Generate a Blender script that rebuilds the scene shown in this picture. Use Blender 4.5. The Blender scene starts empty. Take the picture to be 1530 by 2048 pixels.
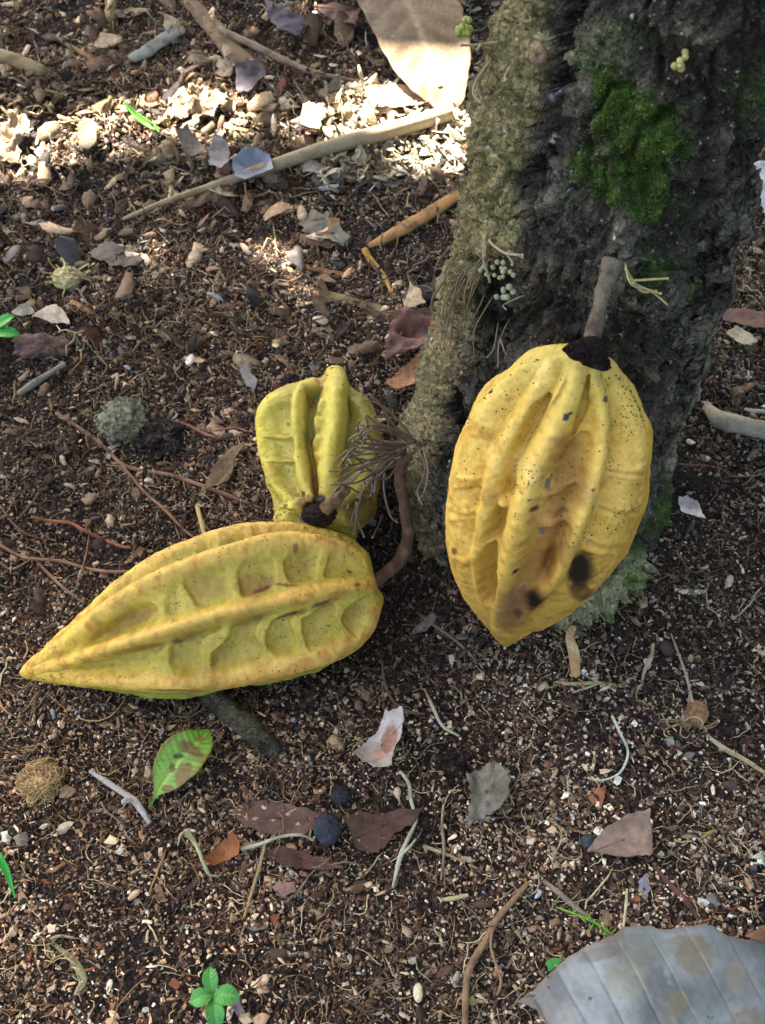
import bpy, math
import numpy as np
rng = np.random.default_rng(7)
R = math.radians

# ------------------------------------------------------------------ camera
scene = bpy.context.scene
COL = scene.collection
H = 0.60; PITCH = R(55.0); FPX = 2196.0
CAMP = np.array([0.0, 0.0, H])
cam_d = bpy.data.cameras.new('camera'); cam = bpy.data.objects.new('camera', cam_d); COL.objects.link(cam)
cam.location = (0, 0, H); cam.rotation_euler = (R(90) - PITCH, 0, 0)
cam_d.sensor_fit = 'VERTICAL'; cam_d.sensor_height = 24.0; cam_d.lens = 24.0 * FPX / 2048.0
cam_d.clip_start = 0.01; cam_d.clip_end = 500
cam_d.dof.use_dof = True; cam_d.dof.focus_distance = 0.60; cam_d.dof.aperture_fstop = 14.0
scene.camera = cam

# ------------------------------------------------------------------ light
SUN_EL, SUN_AZ = R(52), R(-32)
SUND = np.array([math.sin(SUN_AZ) * math.cos(SUN_EL), math.cos(SUN_AZ) * math.cos(SUN_EL), math.sin(SUN_EL)])
world = bpy.data.worlds.new('World'); scene.world = world; world.use_nodes = True
nt = world.node_tree; bg = nt.nodes['Background']
sky = nt.nodes.new('ShaderNodeTexSky'); sky.sky_type = 'NISHITA'; sky.sun_disc = False
sky.sun_elevation = SUN_EL; sky.sun_rotation = SUN_AZ
sky.air_density = 0.85; sky.dust_density = 6.0; sky.ozone_density = 0.5
nt.links.new(sky.outputs[0], bg.inputs[0]); bg.inputs[1].default_value = 0.06
sl = bpy.data.lights.new('sun', 'SUN'); sl.energy = 5.0; sl.angle = R(0.5); sl.color = (1, .94, .86)
so = bpy.data.objects.new('sun', sl); COL.objects.link(so)
from mathutils import Vector
so.rotation_euler = Vector(SUND).to_track_quat('Z', 'Y').to_euler(); so.location = tuple(SUND * 5)
vs = scene.view_settings; vs.view_transform = 'Standard'; vs.look = 'None'; vs.gamma = 1; vs.exposure = 3.7
scene.cycles.max_bounces = 6; scene.cycles.diffuse_bounces = 4

# ------------------------------------------------------------------ pixel <-> world (photo pixels, 1530x2048)
cp, sp = math.cos(PITCH), math.sin(PITCH)
FW = np.array([0, cp, -sp]); UP = np.array([0, sp, cp]); RT = np.array([1.0, 0, 0])
def ray(px, py):
    d = FW + RT * ((px - 765) / FPX) + UP * ((1024 - py) / FPX)
    return d / np.linalg.norm(d)
def at(px, py, z=0.0):
    d = ray(px, py); return CAMP + d * ((z - H) / d[2])
def at_y(px, py, y):
    d = ray(px, py); return CAMP + d * (y / d[1])
def at_plane(px, py, p0, n):
    d = ray(px, py); return CAMP + d * (np.dot(p0 - CAMP, n) / np.dot(d, n))
def proj(P):
    q = P - CAMP; dz = q @ FW
    return np.stack([765 + FPX * (q @ RT) / dz, 1024 - FPX * (q @ UP) / dz], -1)
def depth(P): return float((np.asarray(P) - CAMP) @ FW)

# ------------------------------------------------------------------ noise
def _h(ix, iy, iz, seed):
    n = (ix.astype(np.int64) * 374761393 + iy.astype(np.int64) * 668265263 + iz.astype(np.int64) * 2147483647 + seed * 974634777) & 0xffffffff
    n = ((n ^ (n >> 13)) * 1274126177) & 0xffffffff
    n = ((n ^ (n >> 15)) * 2246822519) & 0xffffffff
    return ((n ^ (n >> 16)) & 0xffff) / 32767.5 - 1.0
def vnoise(P, seed=0):
    P = np.asarray(P, float); i = np.floor(P); f = P - i; i = i.astype(np.int64)
    f = f * f * (3 - 2 * f); r = 0
    for dx in (0, 1):
        wx = f[..., 0] if dx else 1 - f[..., 0]
        for dy in (0, 1):
            wy = f[..., 1] if dy else 1 - f[..., 1]
            for dz in (0, 1):
                wz = f[..., 2] if dz else 1 - f[..., 2]
                r = r + wx * wy * wz * _h(i[..., 0] + dx, i[..., 1] + dy, i[..., 2] + dz, seed)
    return r
def fbm(P, scale, octs=4, gain=.5, seed=0, ridged=False):
    P = np.asarray(P, float) * scale; a = 1; s = 0; t = 0
    for k in range(octs):
        n = vnoise(P + 17.3 * k, seed + k)
        if ridged: n = 1 - 2 * np.abs(n)
        s = s + a * n; t += a; a *= gain; P = P * 2.03
    return s / t
def sstep(a, b, x):
    t = np.clip((x - a) / (b - a), 0, 1); return t * t * (3 - 2 * t)
def hexc(h):
    v = np.array([int(h[i:i + 2], 16) / 255 for i in (0, 2, 4)])
    return np.where(v <= .04045, v / 12.92, ((v + .055) / 1.055) ** 2.4)
def mix(a, b, t):
    t = np.asarray(t)[..., None]; return a * (1 - t) + b * t
def smooth_line(pts, n=8):
    p = np.asarray(pts, float)
    if len(p) < 3: 
        t = np.linspace(0, 1, n + 1)[:, None]; return p[0] * (1 - t) + p[-1] * t
    q = np.vstack([2 * p[0] - p[1], p, 2 * p[-1] - p[-2]]); out = []
    for i in range(1, len(q) - 2):
        for t in np.arange(n) / n:
            out.append(.5 * ((2 * q[i]) + (q[i + 1] - q[i - 1]) * t + (2 * q[i - 1] - 5 * q[i] + 4 * q[i + 1] - q[i + 2]) * t * t + (3 * q[i] - q[i - 1] - 3 * q[i + 1] + q[i + 2]) * t ** 3))
    out.append(p[-1]); return np.array(out)
def dline(pts, X, n=4):
    """distance from X (N,2) to a smoothed polyline, and the parameter along it"""
    p = smooth_line(pts, n) if len(pts) > 2 else np.asarray(pts, float)
    best = np.full(len(X), 1e9); par = np.zeros(len(X)); m = len(p) - 1
    for i in range(m):
        a, b = p[i], p[i + 1]; ab = b - a; L = ab @ ab + 1e-9
        t = np.clip(((X - a) @ ab) / L, 0, 1); d = np.hypot(*(X - a - t[:, None] * ab).T)
        k = d < best; best[k] = d[k]; par[k] = (i + t[k]) / m
    return best, par
def sdf(poly, X):
    """signed distance to a polygon: positive inside"""
    p = np.asarray(poly, float); d, _ = dline(np.vstack([p, p[:1]]), X, 1) if len(p) < 3 else _dl(np.vstack([p, p[:1]]), X)
    ins = np.zeros(len(X), bool); j = len(p) - 1
    for i in range(len(p)):
        c = ((p[i, 1] > X[:, 1]) != (p[j, 1] > X[:, 1]))
        with np.errstate(divide='ignore', invalid='ignore'):
            xi = (p[j, 0] - p[i, 0]) * (X[:, 1] - p[i, 1]) / (p[j, 1] - p[i, 1]) + p[i, 0]
        ins ^= c & (X[:, 0] < xi); j = i
    return np.where(ins, d, -d)
def _dl(p, X):
    best = np.full(len(X), 1e9)
    for i in range(len(p) - 1):
        a, b = p[i], p[i + 1]; ab = b - a; L = ab @ ab + 1e-9
        t = np.clip(((X - a) @ ab) / L, 0, 1); best = np.minimum(best, np.hypot(*(X - a - t[:, None] * ab).T))
    return best, None

# ------------------------------------------------------------------ materials
def material(name, rough=.8, spec=.3, noise=600., var=.35, bump=.4, bdist=.0006, sub=0, speck=None, transl=0, det=4, coat=0):
    m = bpy.data.materials.new(name); m.use_nodes = True; t = m.node_tree; b = t.nodes['Principled BSDF']
    at_ = t.nodes.new('ShaderNodeAttribute'); at_.attribute_name = 'Col'
    tc = t.nodes.new('ShaderNodeNewGeometry')
    nz = t.nodes.new('ShaderNodeTexNoise'); nz.inputs['Scale'].default_value = noise; nz.inputs['Detail'].default_value = det; nz.inputs['Roughness'].default_value = .65
    t.links.new(tc.outputs['Position'], nz.inputs['Vector'])
    mr = t.nodes.new('ShaderNodeMapRange'); mr.inputs[1].default_value = .25; mr.inputs[2].default_value = .75
    mr.inputs[3].default_value = 1 - var; mr.inputs[4].default_value = 1 + var
    t.links.new(nz.outputs['Fac'], mr.inputs[0])
    mx = t.nodes.new('ShaderNodeVectorMath'); mx.operation = 'SCALE'
    t.links.new(at_.outputs['Color'], mx.inputs[0]); t.links.new(mr.outputs[0], mx.inputs['Scale'])
    out = mx.outputs[0]
    if speck:
        sc, th, colr = speck
        vo = t.nodes.new('ShaderNodeTexVoronoi'); vo.inputs['Scale'].default_value = sc; vo.inputs['Randomness'].default_value = 1
        t.links.new(tc.outputs['Position'], vo.inputs['Vector'])
        n2 = t.nodes.new('ShaderNodeTexNoise'); n2.inputs['Scale'].default_value = sc * .12; n2.inputs['Detail'].default_value = 3
        t.links.new(tc.outputs['Position'], n2.inputs['Vector'])
        m2 = t.nodes.new('ShaderNodeMapRange'); m2.inputs[1].default_value = .45; m2.inputs[2].default_value = .7; m2.inputs[3].default_value = th * .25; m2.inputs[4].default_value = th * 1.5
        t.links.new(n2.outputs['Fac'], m2.inputs[0])
        sb = t.nodes.new('ShaderNodeMath'); sb.operation = 'SUBTRACT'; t.links.new(m2.outputs[0], sb.inputs[0]); t.links.new(vo.outputs['Distance'], sb.inputs[1])
        ml = t.nodes.new('ShaderNodeMath'); ml.operation = 'MULTIPLY'; ml.use_clamp = True; ml.inputs[1].default_value = 9; t.links.new(sb.outputs[0], ml.inputs[0])
        mm = t.nodes.new('ShaderNodeMix'); mm.data_type = 'RGBA'; mm.inputs[7].default_value = (*colr, 1)
        t.links.new(ml.outputs[0], mm.inputs[0]); t.links.new(out, mm.inputs[6]); out = mm.outputs[2]
    t.links.new(out, b.inputs['Base Color'])
    b.inputs['Roughness'].default_value = rough; b.inputs['Specular IOR Level'].default_value = spec
    if sub:
        b.inputs['Subsurface Weight'].default_value = sub; b.inputs['Subsurface Radius'].default_value = (.004, .002, .0006); b.inputs['Subsurface Scale'].default_value = 1
    if transl: b.inputs['Transmission Weight'].default_value = 0
    if bump:
        bp = t.nodes.new('ShaderNodeBump'); bp.inputs['Strength'].default_value = bump; bp.inputs['Distance'].default_value = bdist
        t.links.new(nz.outputs['Fac'], bp.inputs['Height']); t.links.new(bp.outputs[0], b.inputs['Normal'])
    if transl:
        tr = t.nodes.new('ShaderNodeBsdfTranslucent'); ms = t.nodes.new('ShaderNodeMixShader'); ms.inputs[0].default_value = transl
        t.links.new(out, tr.inputs[0]); t.links.new(b.outputs[0], ms.inputs[1]); t.links.new(tr.outputs[0], ms.inputs[2])
        t.links.new(ms.outputs[0], t.nodes['Material Output'].inputs[0])
    return m
M_POD = material('pod_skin', rough=.55, spec=.3, noise=240, var=.2, bump=.35, bdist=.0007, sub=.12, speck=(520, .21, (.10, .045, .018)), det=6)
M_BARK = material('bark', rough=.9, spec=.15, noise=420, var=.5, bump=.9, bdist=.0016, det=8)
def cracks(m):
    t = m.node_tree; b = t.nodes['Principled BSDF']; geo = t.nodes.new('ShaderNodeNewGeometry'); nz = t.nodes.new('ShaderNodeTexNoise'); nz.inputs['Scale'].default_value = 90; nz.inputs['Detail'].default_value = 6
    t.links.new(geo.outputs['Position'], nz.inputs['Vector']); ml = t.nodes.new('ShaderNodeVectorMath'); ml.operation = 'MULTIPLY_ADD'; ml.inputs[1].default_value = (.02, .02, .02); t.links.new(nz.outputs['Color'], ml.inputs[0]); t.links.new(geo.outputs['Position'], ml.inputs[2])
    last = b.inputs['Normal'].links[0].from_socket
    for sc, dist in ((95, .0022), (260, .0010)):
        vo = t.nodes.new('ShaderNodeTexVoronoi'); vo.feature = 'DISTANCE_TO_EDGE'; vo.inputs['Scale'].default_value = sc; t.links.new(ml.outputs[0], vo.inputs['Vector'])
        mr = t.nodes.new('ShaderNodeMapRange'); mr.inputs[2].default_value = .14; t.links.new(vo.outputs['Distance'], mr.inputs[0])
        bp = t.nodes.new('ShaderNodeBump'); bp.inputs['Strength'].default_value = .8; bp.inputs['Distance'].default_value = dist; t.links.new(mr.outputs[0], bp.inputs['Height']); t.links.new(last, bp.inputs['Normal']); last = bp.outputs[0]
    t.links.new(last, b.inputs['Normal'])
cracks(M_BARK)
M_SOIL = material('soil', rough=.9, spec=.2, noise=500, var=.6, bump=1, bdist=.0015, det=8)
def grainy(m):
    t = m.node_tree; b = t.nodes['Principled BSDF']; src = b.inputs['Base Color'].links[0].from_socket; geo = t.nodes.new('ShaderNodeNewGeometry'); last = src; hs = []
    for sc, lo, hi, rd in ((420, .35, 2.3, 1), (900, .5, 1.8, 1)):
        vo = t.nodes.new('ShaderNodeTexVoronoi'); vo.inputs['Scale'].default_value = sc; t.links.new(geo.outputs['Position'], vo.inputs['Vector'])
        sp_ = t.nodes.new('ShaderNodeSeparateColor'); t.links.new(vo.outputs['Color'], sp_.inputs[0]); pw_ = t.nodes.new('ShaderNodeMath'); pw_.operation = 'POWER'; pw_.inputs[1].default_value = 2.6; t.links.new(sp_.outputs[0], pw_.inputs[0])
        mr = t.nodes.new('ShaderNodeMapRange'); mr.inputs[3].default_value = lo; mr.inputs[4].default_value = hi; t.links.new(pw_.outputs[0], mr.inputs[0])
        sc_ = t.nodes.new('ShaderNodeVectorMath'); sc_.operation = 'SCALE'; t.links.new(last, sc_.inputs[0]); t.links.new(mr.outputs[0], sc_.inputs['Scale']); last = sc_.outputs[0]
        bp = t.nodes.new('ShaderNodeBump'); bp.invert = True; bp.inputs['Strength'].default_value = .9; bp.inputs['Distance'].default_value = .8 / sc; t.links.new(vo.outputs['Distance'], bp.inputs['Height'])
        if hs: t.links.new(hs[-1], bp.inputs['Normal'])
        else: t.links.new(b.inputs['Normal'].links[0].from_socket, bp.inputs['Normal'])
        hs.append(bp.outputs[0])
    t.links.new(last, b.inputs['Base Color']); t.links.new(hs[-1], b.inputs['Normal'])
grainy(M_SOIL)
M_CRUMB = material('crumbs', rough=.8, spec=.3, noise=900, var=.35, bump=.4, bdist=.0004, det=3)
M_DRY = material('dry_leaf', rough=.62, spec=.3, noise=240, var=.4, bump=.7, bdist=.0009, det=6, transl=.15)
M_LIT = material('litter', rough=.75, spec=.25, noise=260, var=.55, bump=.8, bdist=.0012, det=8)
M_BLUE = material('grey_leaf', rough=.42, spec=.5, noise=260, var=.16, bump=.4, bdist=.0005, det=7, transl=.05)
M_GREEN = material('green_leaf', rough=.42, spec=.4, noise=500, var=.15, bump=.3, bdist=.0003, det=4, transl=.3)
M_WOOD = material('twig_bark', rough=.8, spec=.25, noise=700, var=.35, bump=.7, bdist=.0006, det=6)
M_STONE = material('pebble', rough=.75, spec=.3, noise=600, var=.2, bump=.4, bdist=.0003)
M_MOSS = material('moss', rough=.7, spec=.3, noise=300, var=.3, bump=0, transl=.25)

# ------------------------------------------------------------------ mesh helpers
def build(name, V, F, col, mat, parent=None, smooth=True, origin=True, kind=None):
    """F: list of (m,3)/(m,4) index arrays; col (N,3) or (3,)"""
    V = np.asarray(V, float)
    me = bpy.data.meshes.new(name)
    if parent is not None: org = np.array(parent['_o'])
    elif origin:
        org = V.mean(0); org[2] = V[:, 2].min()
    else: org = np.zeros(3)
    V2 = V - org
    F = [np.asarray(f) for f in (F if isinstance(F, list) else [F]) if len(f)]
    loops = np.concatenate([f.ravel() for f in F]).astype(np.int32)
    tot = np.concatenate([np.full(len(f), f.shape[1]) for f in F]).astype(np.int32)
    st = np.concatenate([[0], np.cumsum(tot)[:-1]]).astype(np.int32)
    me.vertices.add(len(V2)); me.vertices.foreach_set('co', V2.astype(np.float32).ravel())
    me.loops.add(len(loops)); me.loops.foreach_set('vertex_index', loops)
    me.polygons.add(len(tot)); me.polygons.foreach_set('loop_start', st); me.polygons.foreach_set('loop_total', tot)
    me.polygons.foreach_set('use_smooth', np.full(len(tot), smooth))
    me.update(calc_edges=True); me.validate()
    c = np.ones((len(V2), 4), np.float32); c[:, :3] = np.clip(np.asarray(col), 0, 1)
    a = me.color_attributes.new('Col', 'FLOAT_COLOR', 'POINT'); a.data.foreach_set('color', c.ravel())
    me.materials.append(mat)
    o = bpy.data.objects.new(name, me); COL.objects.link(o)
    if parent is not None: o.parent = parent
    else: o.location = tuple(org)
    o['_o'] = [float(v) for v in org]
    if kind: o['kind'] = kind
    return o
def empty(name, loc):
    o = bpy.data.objects.new(name, None); COL.objects.link(o); o.location = tuple(loc); o.empty_display_size = .02
    o['_o'] = [float(v) for v in loc]; return o
def tag(o, label, cat, group=None):
    o['label'] = label; o['category'] = cat
    if group: o['group'] = group
    return o
def join(parts):
    V = []; F3 = []; F4 = []; C = []; n = 0
    for v, f, c in parts:
        v = np.asarray(v); V.append(v); c = np.asarray(c)
        C.append(np.broadcast_to(c, (len(v), 3)))
        for g in (f if isinstance(f, list) else [f]):
            g = np.asarray(g)
            if len(g): (F3 if g.shape[1] == 3 else F4).append(g + n)
        n += len(v)
    F = []
    if F3: F.append(np.vstack(F3))
    if F4: F.append(np.vstack(F4))
    return np.vstack(V), F, np.vstack(C)
def grid_faces(n, m, wrap=False):
    i, j = np.meshgrid(np.arange(n - 1), np.arange(m if wrap else m - 1), indexing='ij')
    j2 = (j + 1) % m
    return np.stack([i * m + j, i * m + j2, (i + 1) * m + j2, (i + 1) * m + j], -1).reshape(-1, 4)
def tube_geo(pts, rad, sides=10, rough=0., seed=0, flat=1.0, upv=None, seg=6, fq=300.):
    """tapered tube along a smoothed 3D line; flat<1 squashes it along upv"""
    P = np.asarray(pts, float); r = np.asarray(rad, float)
    if np.ndim(r) == 0: r = np.full(len(P), float(r))
    Q = smooth_line(np.hstack([P, r[:, None]]), seg); C = Q[:, :3]; r = np.maximum(Q[:, 3], 1e-5)
    T = np.gradient(C, axis=0); T /= np.linalg.norm(T, axis=1)[:, None] + 1e-12
    u0 = np.array([0, 0, 1.]) if upv is None else np.asarray(upv, float)
    B = np.cross(T, u0); bad = np.linalg.norm(B, axis=1) < .1
    B[bad] = np.cross(T[bad], [0, 1., .2]); B /= np.linalg.norm(B, axis=1)[:, None]; N = np.cross(B, T)
    th = np.arange(sides) / sides * 2 * np.pi
    V = C[:, None] + r[:, None, None] * (np.cos(th)[None, :, None] * B[:, None] + flat * np.sin(th)[None, :, None] * N[:, None])
    if rough:
        V = C[:, None] + (V - C[:, None]) * (1 + rough * fbm(V, fq, 3, .6, seed))[..., None]
    n = len(C); V = V.reshape(-1, 3); F = grid_faces(n, sides, True)
    V = np.vstack([V, C[:1] - T[:1] * r[0] * .3, C[-1:] + T[-1:] * r[-1] * .5]); k = np.arange(sides); k2 = (k + 1) % sides
    a = len(V) - 2
    F3 = np.vstack([np.stack([np.full(sides, a), k2, k], -1), np.stack([np.full(sides, a + 1), (n - 1) * sides + k, (n - 1) * sides + k2], -1)])
    return V, [F, F3]
def ico():
    t = (1 + 5 ** .5) / 2
    v = np.array([(-1, t, 0), (1, t, 0), (-1, -t, 0), (1, -t, 0), (0, -1, t), (0, 1, t), (0, -1, -t), (0, 1, -t), (t, 0, -1), (t, 0, 1), (-t, 0, -1), (-t, 0, 1)], float)
    f = np.array([(0, 11, 5), (0, 5, 1), (0, 1, 7), (0, 7, 10), (0, 10, 11), (1, 5, 9), (5, 11, 4), (11, 10, 2), (10, 7, 6), (7, 1, 8), (3, 9, 4), (3, 4, 2), (3, 2, 6), (3, 6, 8), (3, 8, 9), (4, 9, 5), (2, 4, 11), (6, 2, 10), (8, 6, 7), (9, 8, 1)])
    return v / np.linalg.norm(v[0]), f
def icos(sub):
    v, f = ico()
    for _ in range(sub):
        v = list(map(tuple, v)); mid = {}; nf = []
        def g(a, b):
            k = (min(a, b), max(a, b))
            if k not in mid:
                p = np.array(v[a]) + v[b]; p /= np.linalg.norm(p); v.append(tuple(p)); mid[k] = len(v) - 1
            return mid[k]
        for a, b, c in f:
            x, y, z = g(a, b), g(b, c), g(c, a); nf += [(a, x, z), (b, y, x), (c, z, y), (x, y, z)]
        v = np.array(v); f = np.array(nf)
    return v, f
ICO1 = icos(1); ICO3 = icos(3); ICO4 = icos(4)

# ------------------------------------------------------------------ ground
def gz(x, y):
    x = np.asarray(x, float); y = np.asarray(y, float); P = np.stack([x, y, x * 0], -1)
    z = .010 * fbm(P, 5, 3, .5, 3) + .0045 * fbm(P, 24, 3, .55, 5)
    z = z + .012 * np.exp(-(((x - .11) / .16) ** 2 + ((y - .46) / .17) ** 2))
    z = z - .012 * np.exp(-(((x - .02) / .05) ** 2 + ((y - .36) / .05) ** 2))
    return z
def gfine(x, y):
    P = np.stack([x, y, x * 0], -1)
    return gz(x, y) + .0034 * fbm(P, 75, 4, .62, 9)
def on(px, py, dz=0.):
    z = 0.
    for _ in range(6):
        p = at(px, py, z + dz); z = float(gz(p[0], p[1]))
    return at(px, py, z + dz)

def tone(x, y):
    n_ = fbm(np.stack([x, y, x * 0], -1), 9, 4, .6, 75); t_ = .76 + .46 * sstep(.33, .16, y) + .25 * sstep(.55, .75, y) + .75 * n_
    return np.clip(t_ * (1 - .5 * np.exp(-(((x + .01) / .10) ** 2 + ((y - .37) / .07) ** 2))), .32, 1.5)  # soil between pods and trunk base darkened: dark humus plus painted shade
def spaced(lo, hi, step, far):
    core = np.arange(lo, hi, step); g = step; v = hi; up = []
    while v < far: up.append(v); g *= 1.16; v += g
    g = step; v = lo - step; dn = []
    while v > -far: dn.append(v); g *= 1.16; v -= g
    return np.array(dn[::-1] + list(core) + up)
gx = spaced(-.62, .72, .0024, 60); gy = spaced(.0, 1.7, .0026, 60)
X, Y = np.meshgrid(gx, gy, indexing='ij'); x, y = X.ravel(), Y.ravel()
zz = gfine(x, y); far = np.hypot(x, y - .7); zz += .12 * sstep(1.5, 6, far) * fbm(np.stack([x, y, x * 0], -1), .3, 3, .5, 2)
V = np.stack([x, y, zz], -1)
n1 = fbm(V, 30, 4, .6, 21)[:, None]; n2 = fbm(V, 9, 3, .5, 22)[:, None]
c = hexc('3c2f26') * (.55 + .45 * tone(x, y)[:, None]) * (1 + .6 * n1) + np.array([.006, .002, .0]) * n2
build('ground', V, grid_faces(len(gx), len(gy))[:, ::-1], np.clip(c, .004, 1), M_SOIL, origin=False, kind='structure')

# ------------------------------------------------------------------ trunk
LEFT = np.array([(-600, 1190), (-300, 1120), (-100, 1062), (0, 1036), (60, 1005), (120, 985), (200, 972), (250, 962), (400, 945), (500, 925), (600, 902), (700, 884), (760, 866), (800, 850), (850, 836), (900, 832), (1000, 840), (1100, 846)], float)
RIGHT = np.array([(-600, 2050), (-300, 1830), (-100, 1700), (0, 1650), (100, 1605), (200, 1572), (340, 1532), (420, 1496), (500, 1462), (600, 1436), (700, 1392), (780, 1360), (850, 1345), (950, 1338), (1050, 1330), (1150, 1320)], float)
YC = .452
LEFT[:, 1] += np.interp(LEFT[:, 0], [-600, 0, 250, 500, 900, 1100], [90, 72, 40, 34, 20, 18]); RIGHT[:, 1] -= np.interp(RIGHT[:, 0], [-600, 300, 800, 950, 1150], [60, 34, 30, 30, 26])
def trunk_ring(z):
    zc = min(z, .43)
    ysil = .435
    row = proj(np.array([0, ysil, zc]))[1]
    xl = at_y(np.interp(row, LEFT[:, 0], LEFT[:, 1]), row, ysil)[0]
    xr = at_y(np.interp(row, RIGHT[:, 0], RIGHT[:, 1]), row, ysil)[0]
    cx, rx = (xl + xr) / 2, (xr - xl) / 2
    fr = np.interp(z, [-.04, 0, .03, .06, .10, .3, .43], [.322, .330, .346, .362, .372, .380, .384])
    ry = YC - fr
    if z > .43:
        k = (z - .43); cx += -.10 * k; rx = rx * max(.6, 1 - .25 * k); ry = ry * max(.6, 1 - .2 * k)
    return cx, rx, ry
NTH = 760
u = np.linspace(0, 1, NTH, endpoint=False); th = 2 * np.pi * u
th = th + .45 * np.sin(th) * 0 + 0.0
# angle measured from -y (towards the camera); concentrate columns at the front
ang = -np.pi + 2 * np.pi * u; ang = ang - .42 * np.sin(ang)
zs = np.concatenate([np.arange(-.035, .44, .00078), np.linspace(.445, 1.55, 110)])
rings = np.array([trunk_ring(z) for z in zs])
ca, sa = np.sin(ang), -np.cos(ang)
Cx = rings[:, 0][:, None] + rings[:, 1][:, None] * ca[None]
Cy = YC + rings[:, 2][:, None] * sa[None] + 0 * Cx
P = np.stack([Cx, Cy, np.broadcast_to(zs[:, None], Cx.shape)], -1)
Nn = np.stack([ca[None] / rings[:, 1][:, None], sa[None] / rings[:, 2][:, None], 0 * Cx], -1); Nn /= np.linalg.norm(Nn, axis=-1)[..., None]
P = P.reshape(-1, 3); Nn = Nn.reshape(-1, 3)
front = sstep(.25, -.15, Nn[:, 1]) * sstep(.62, .45, P[:, 2])
px = proj(P); px = px + 22 * np.stack([fbm(P, 60, 5, .66, 31), fbm(P, 60, 5, .66, 32)], -1)
BUTT = [(1030, -200), (1175, -200), (1165, -40), (1150, 0), (1132, 60), (1130, 120), (1105, 170), (1090, 230), (1075, 300), (1062, 350), (1055, 420), (1075, 455), (1040, 480), (1000, 500), (985, 600), (960, 700), (925, 800), (905, 900), (905, 1000), (915, 1100), (925, 1240), (880, 1260), (820, 1000), (780, 850), (850, 650), (880, 450), (920, 200)]
GROOVE = [(1185, -200), (1160, 0), (1135, 120), (1110, 200), (1085, 300), (1070, 390), (1062, 440)]
GROOVE2 = [(1005, 500), (995, 600), (985, 700), (930, 790), (915, 850)]
RRIDGE = [(1620, 250), (1530, 380), (1480, 470), (1450, 560), (1440, 640), (1395, 720), (1350, 800), (1330, 900)]
RGROOVE = [(1590, 200), (1470, 350), (1420, 440), (1400, 520), (1370, 620), (1330, 720)]
db = sdf(BUTT, px); butt = sstep(-5, 7, db) * front
dg, _ = dline(GROOVE, px); dg2, _ = dline(GROOVE2, px); dr, _ = dline(RRIDGE, px); drg, _ = dline(RGROOVE, px)
disp = .0105 * butt * (1 - .2 * sstep(40, 90, db)) - .004 * butt * sstep(26, 0, db)
gr = np.exp(-(dg / 26) ** 2) * (1 - sstep(-4, 6, db)); gr2 = np.exp(-(dg2 / 24) ** 2) * (1 - sstep(-4, 6, db)); rg = np.exp(-(drg / 22) ** 2)
disp += front * (-.018 * gr - .010 * gr2 - .009 * rg + .007 * np.exp(-(dr / 45) ** 2))
# a ledge across the bark where the pod stalk grows out
ledge, _ = dline([(1030, 470), (1120, 505), (1200, 515), (1300, 560), (1380, 580)], px)
disp += front * .006 * np.exp(-(ledge / 30) ** 2)
under, _ = dline([(1040, 560), (1120, 600), (1240, 610), (1340, 640)], px); disp -= front * .005 * np.exp(-(under / 34) ** 2)
PS = P * np.array([1, 1, .55])
big = fbm(PS, 22, 3, .5, 41)
disp += .0055 * big
def grid_normals(Q):
    G_ = Q.reshape(len(zs), NTH, 3); du = np.roll(G_, -1, 1) - np.roll(G_, 1, 1); dv = np.gradient(G_, axis=0); n_ = np.cross(du, dv); n_ /= np.linalg.norm(n_, axis=-1)[..., None] + 1e-12
    return n_.reshape(-1, 3)
P = P + Nn * disp[:, None]; N0 = Nn; Nn = grid_normals(P)
if (N0 * Nn).sum() < 0: Nn = -Nn
PS = P * np.array([1, 1, .7]); plates = fbm(PS, 48, 4, .55, 42, ridged=True); fine = fbm(P, 170, 4, .62, 43); crack = np.abs(fbm(PS * np.array([1.3, 1.3, .8]), 34, 3, .5, 44)); crk = sstep(.12, .0, crack)
disp = .0050 * plates * (1 - .4 * butt) + .0034 * fine - .0060 * crk * (1 - .5 * butt) + .0016 * fbm(P, 420, 2, .6, 48)
fl1 = fbm(PS * [1, 1, 1.3], 46, 5, .62, 148); fl2 = fbm(P, 95, 4, .62, 149)
disp += (.0042 * sstep(-.05, .06, fl1) + .0026 * sstep(-.06, .05, fl2)) * (1 - .35 * butt)
pits = sstep(.45, .75, fbm(P, 130, 2, .5, 47)); disp -= .0022 * pits
rootflare = sstep(.05, -.01, P[:, 2]); disp += .006 * rootflare * fbm(np.stack([np.arctan2(Nn[:, 0], -Nn[:, 1]) * .05, P[:, 2] * .2, 0 * P[:, 2]], -1), 45, 2, .5, 45)
PT = P + Nn * disp[:, None]
pxt = proj(PT)
# colour: tan-olive lichen on the buttress, nearly black bark, moss, grey lichen
dark = hexc('34312a'); darkb = hexc('535044'); olive = hexc('66603f'); tan = hexc('7f7652'); grn = hexc('3f5a1c'); greyl = hexc('6f6d5c')
na = fbm(P, 60, 4, .6, 51); nb = fbm(P, 260, 3, .6, 52); ncn = fbm(P, 26, 3, .5, 53)
col = mix(np.broadcast_to(dark, P.shape), darkb, sstep(-.2, .5, na))
col = mix(col, hexc('4e473b'), sstep(.0, .5, ncn) * .7); col = mix(col, hexc('6b6252'), sstep(.25, .4, fbm(P, 85, 5, .65, 57)) * .6)
col = mix(col, greyl * .9, np.clip(sstep(.05, .45, fbm(P, 38, 5, .65, 54)) * (.5 + .5 * sstep(1350, 1480, px[:, 0]) + .4 * sstep(600, 900, px[:, 1])), 0, 1)); col = mix(col, hexc('211e1a'), sstep(.05, -.1, fl1) * .5)
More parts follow.
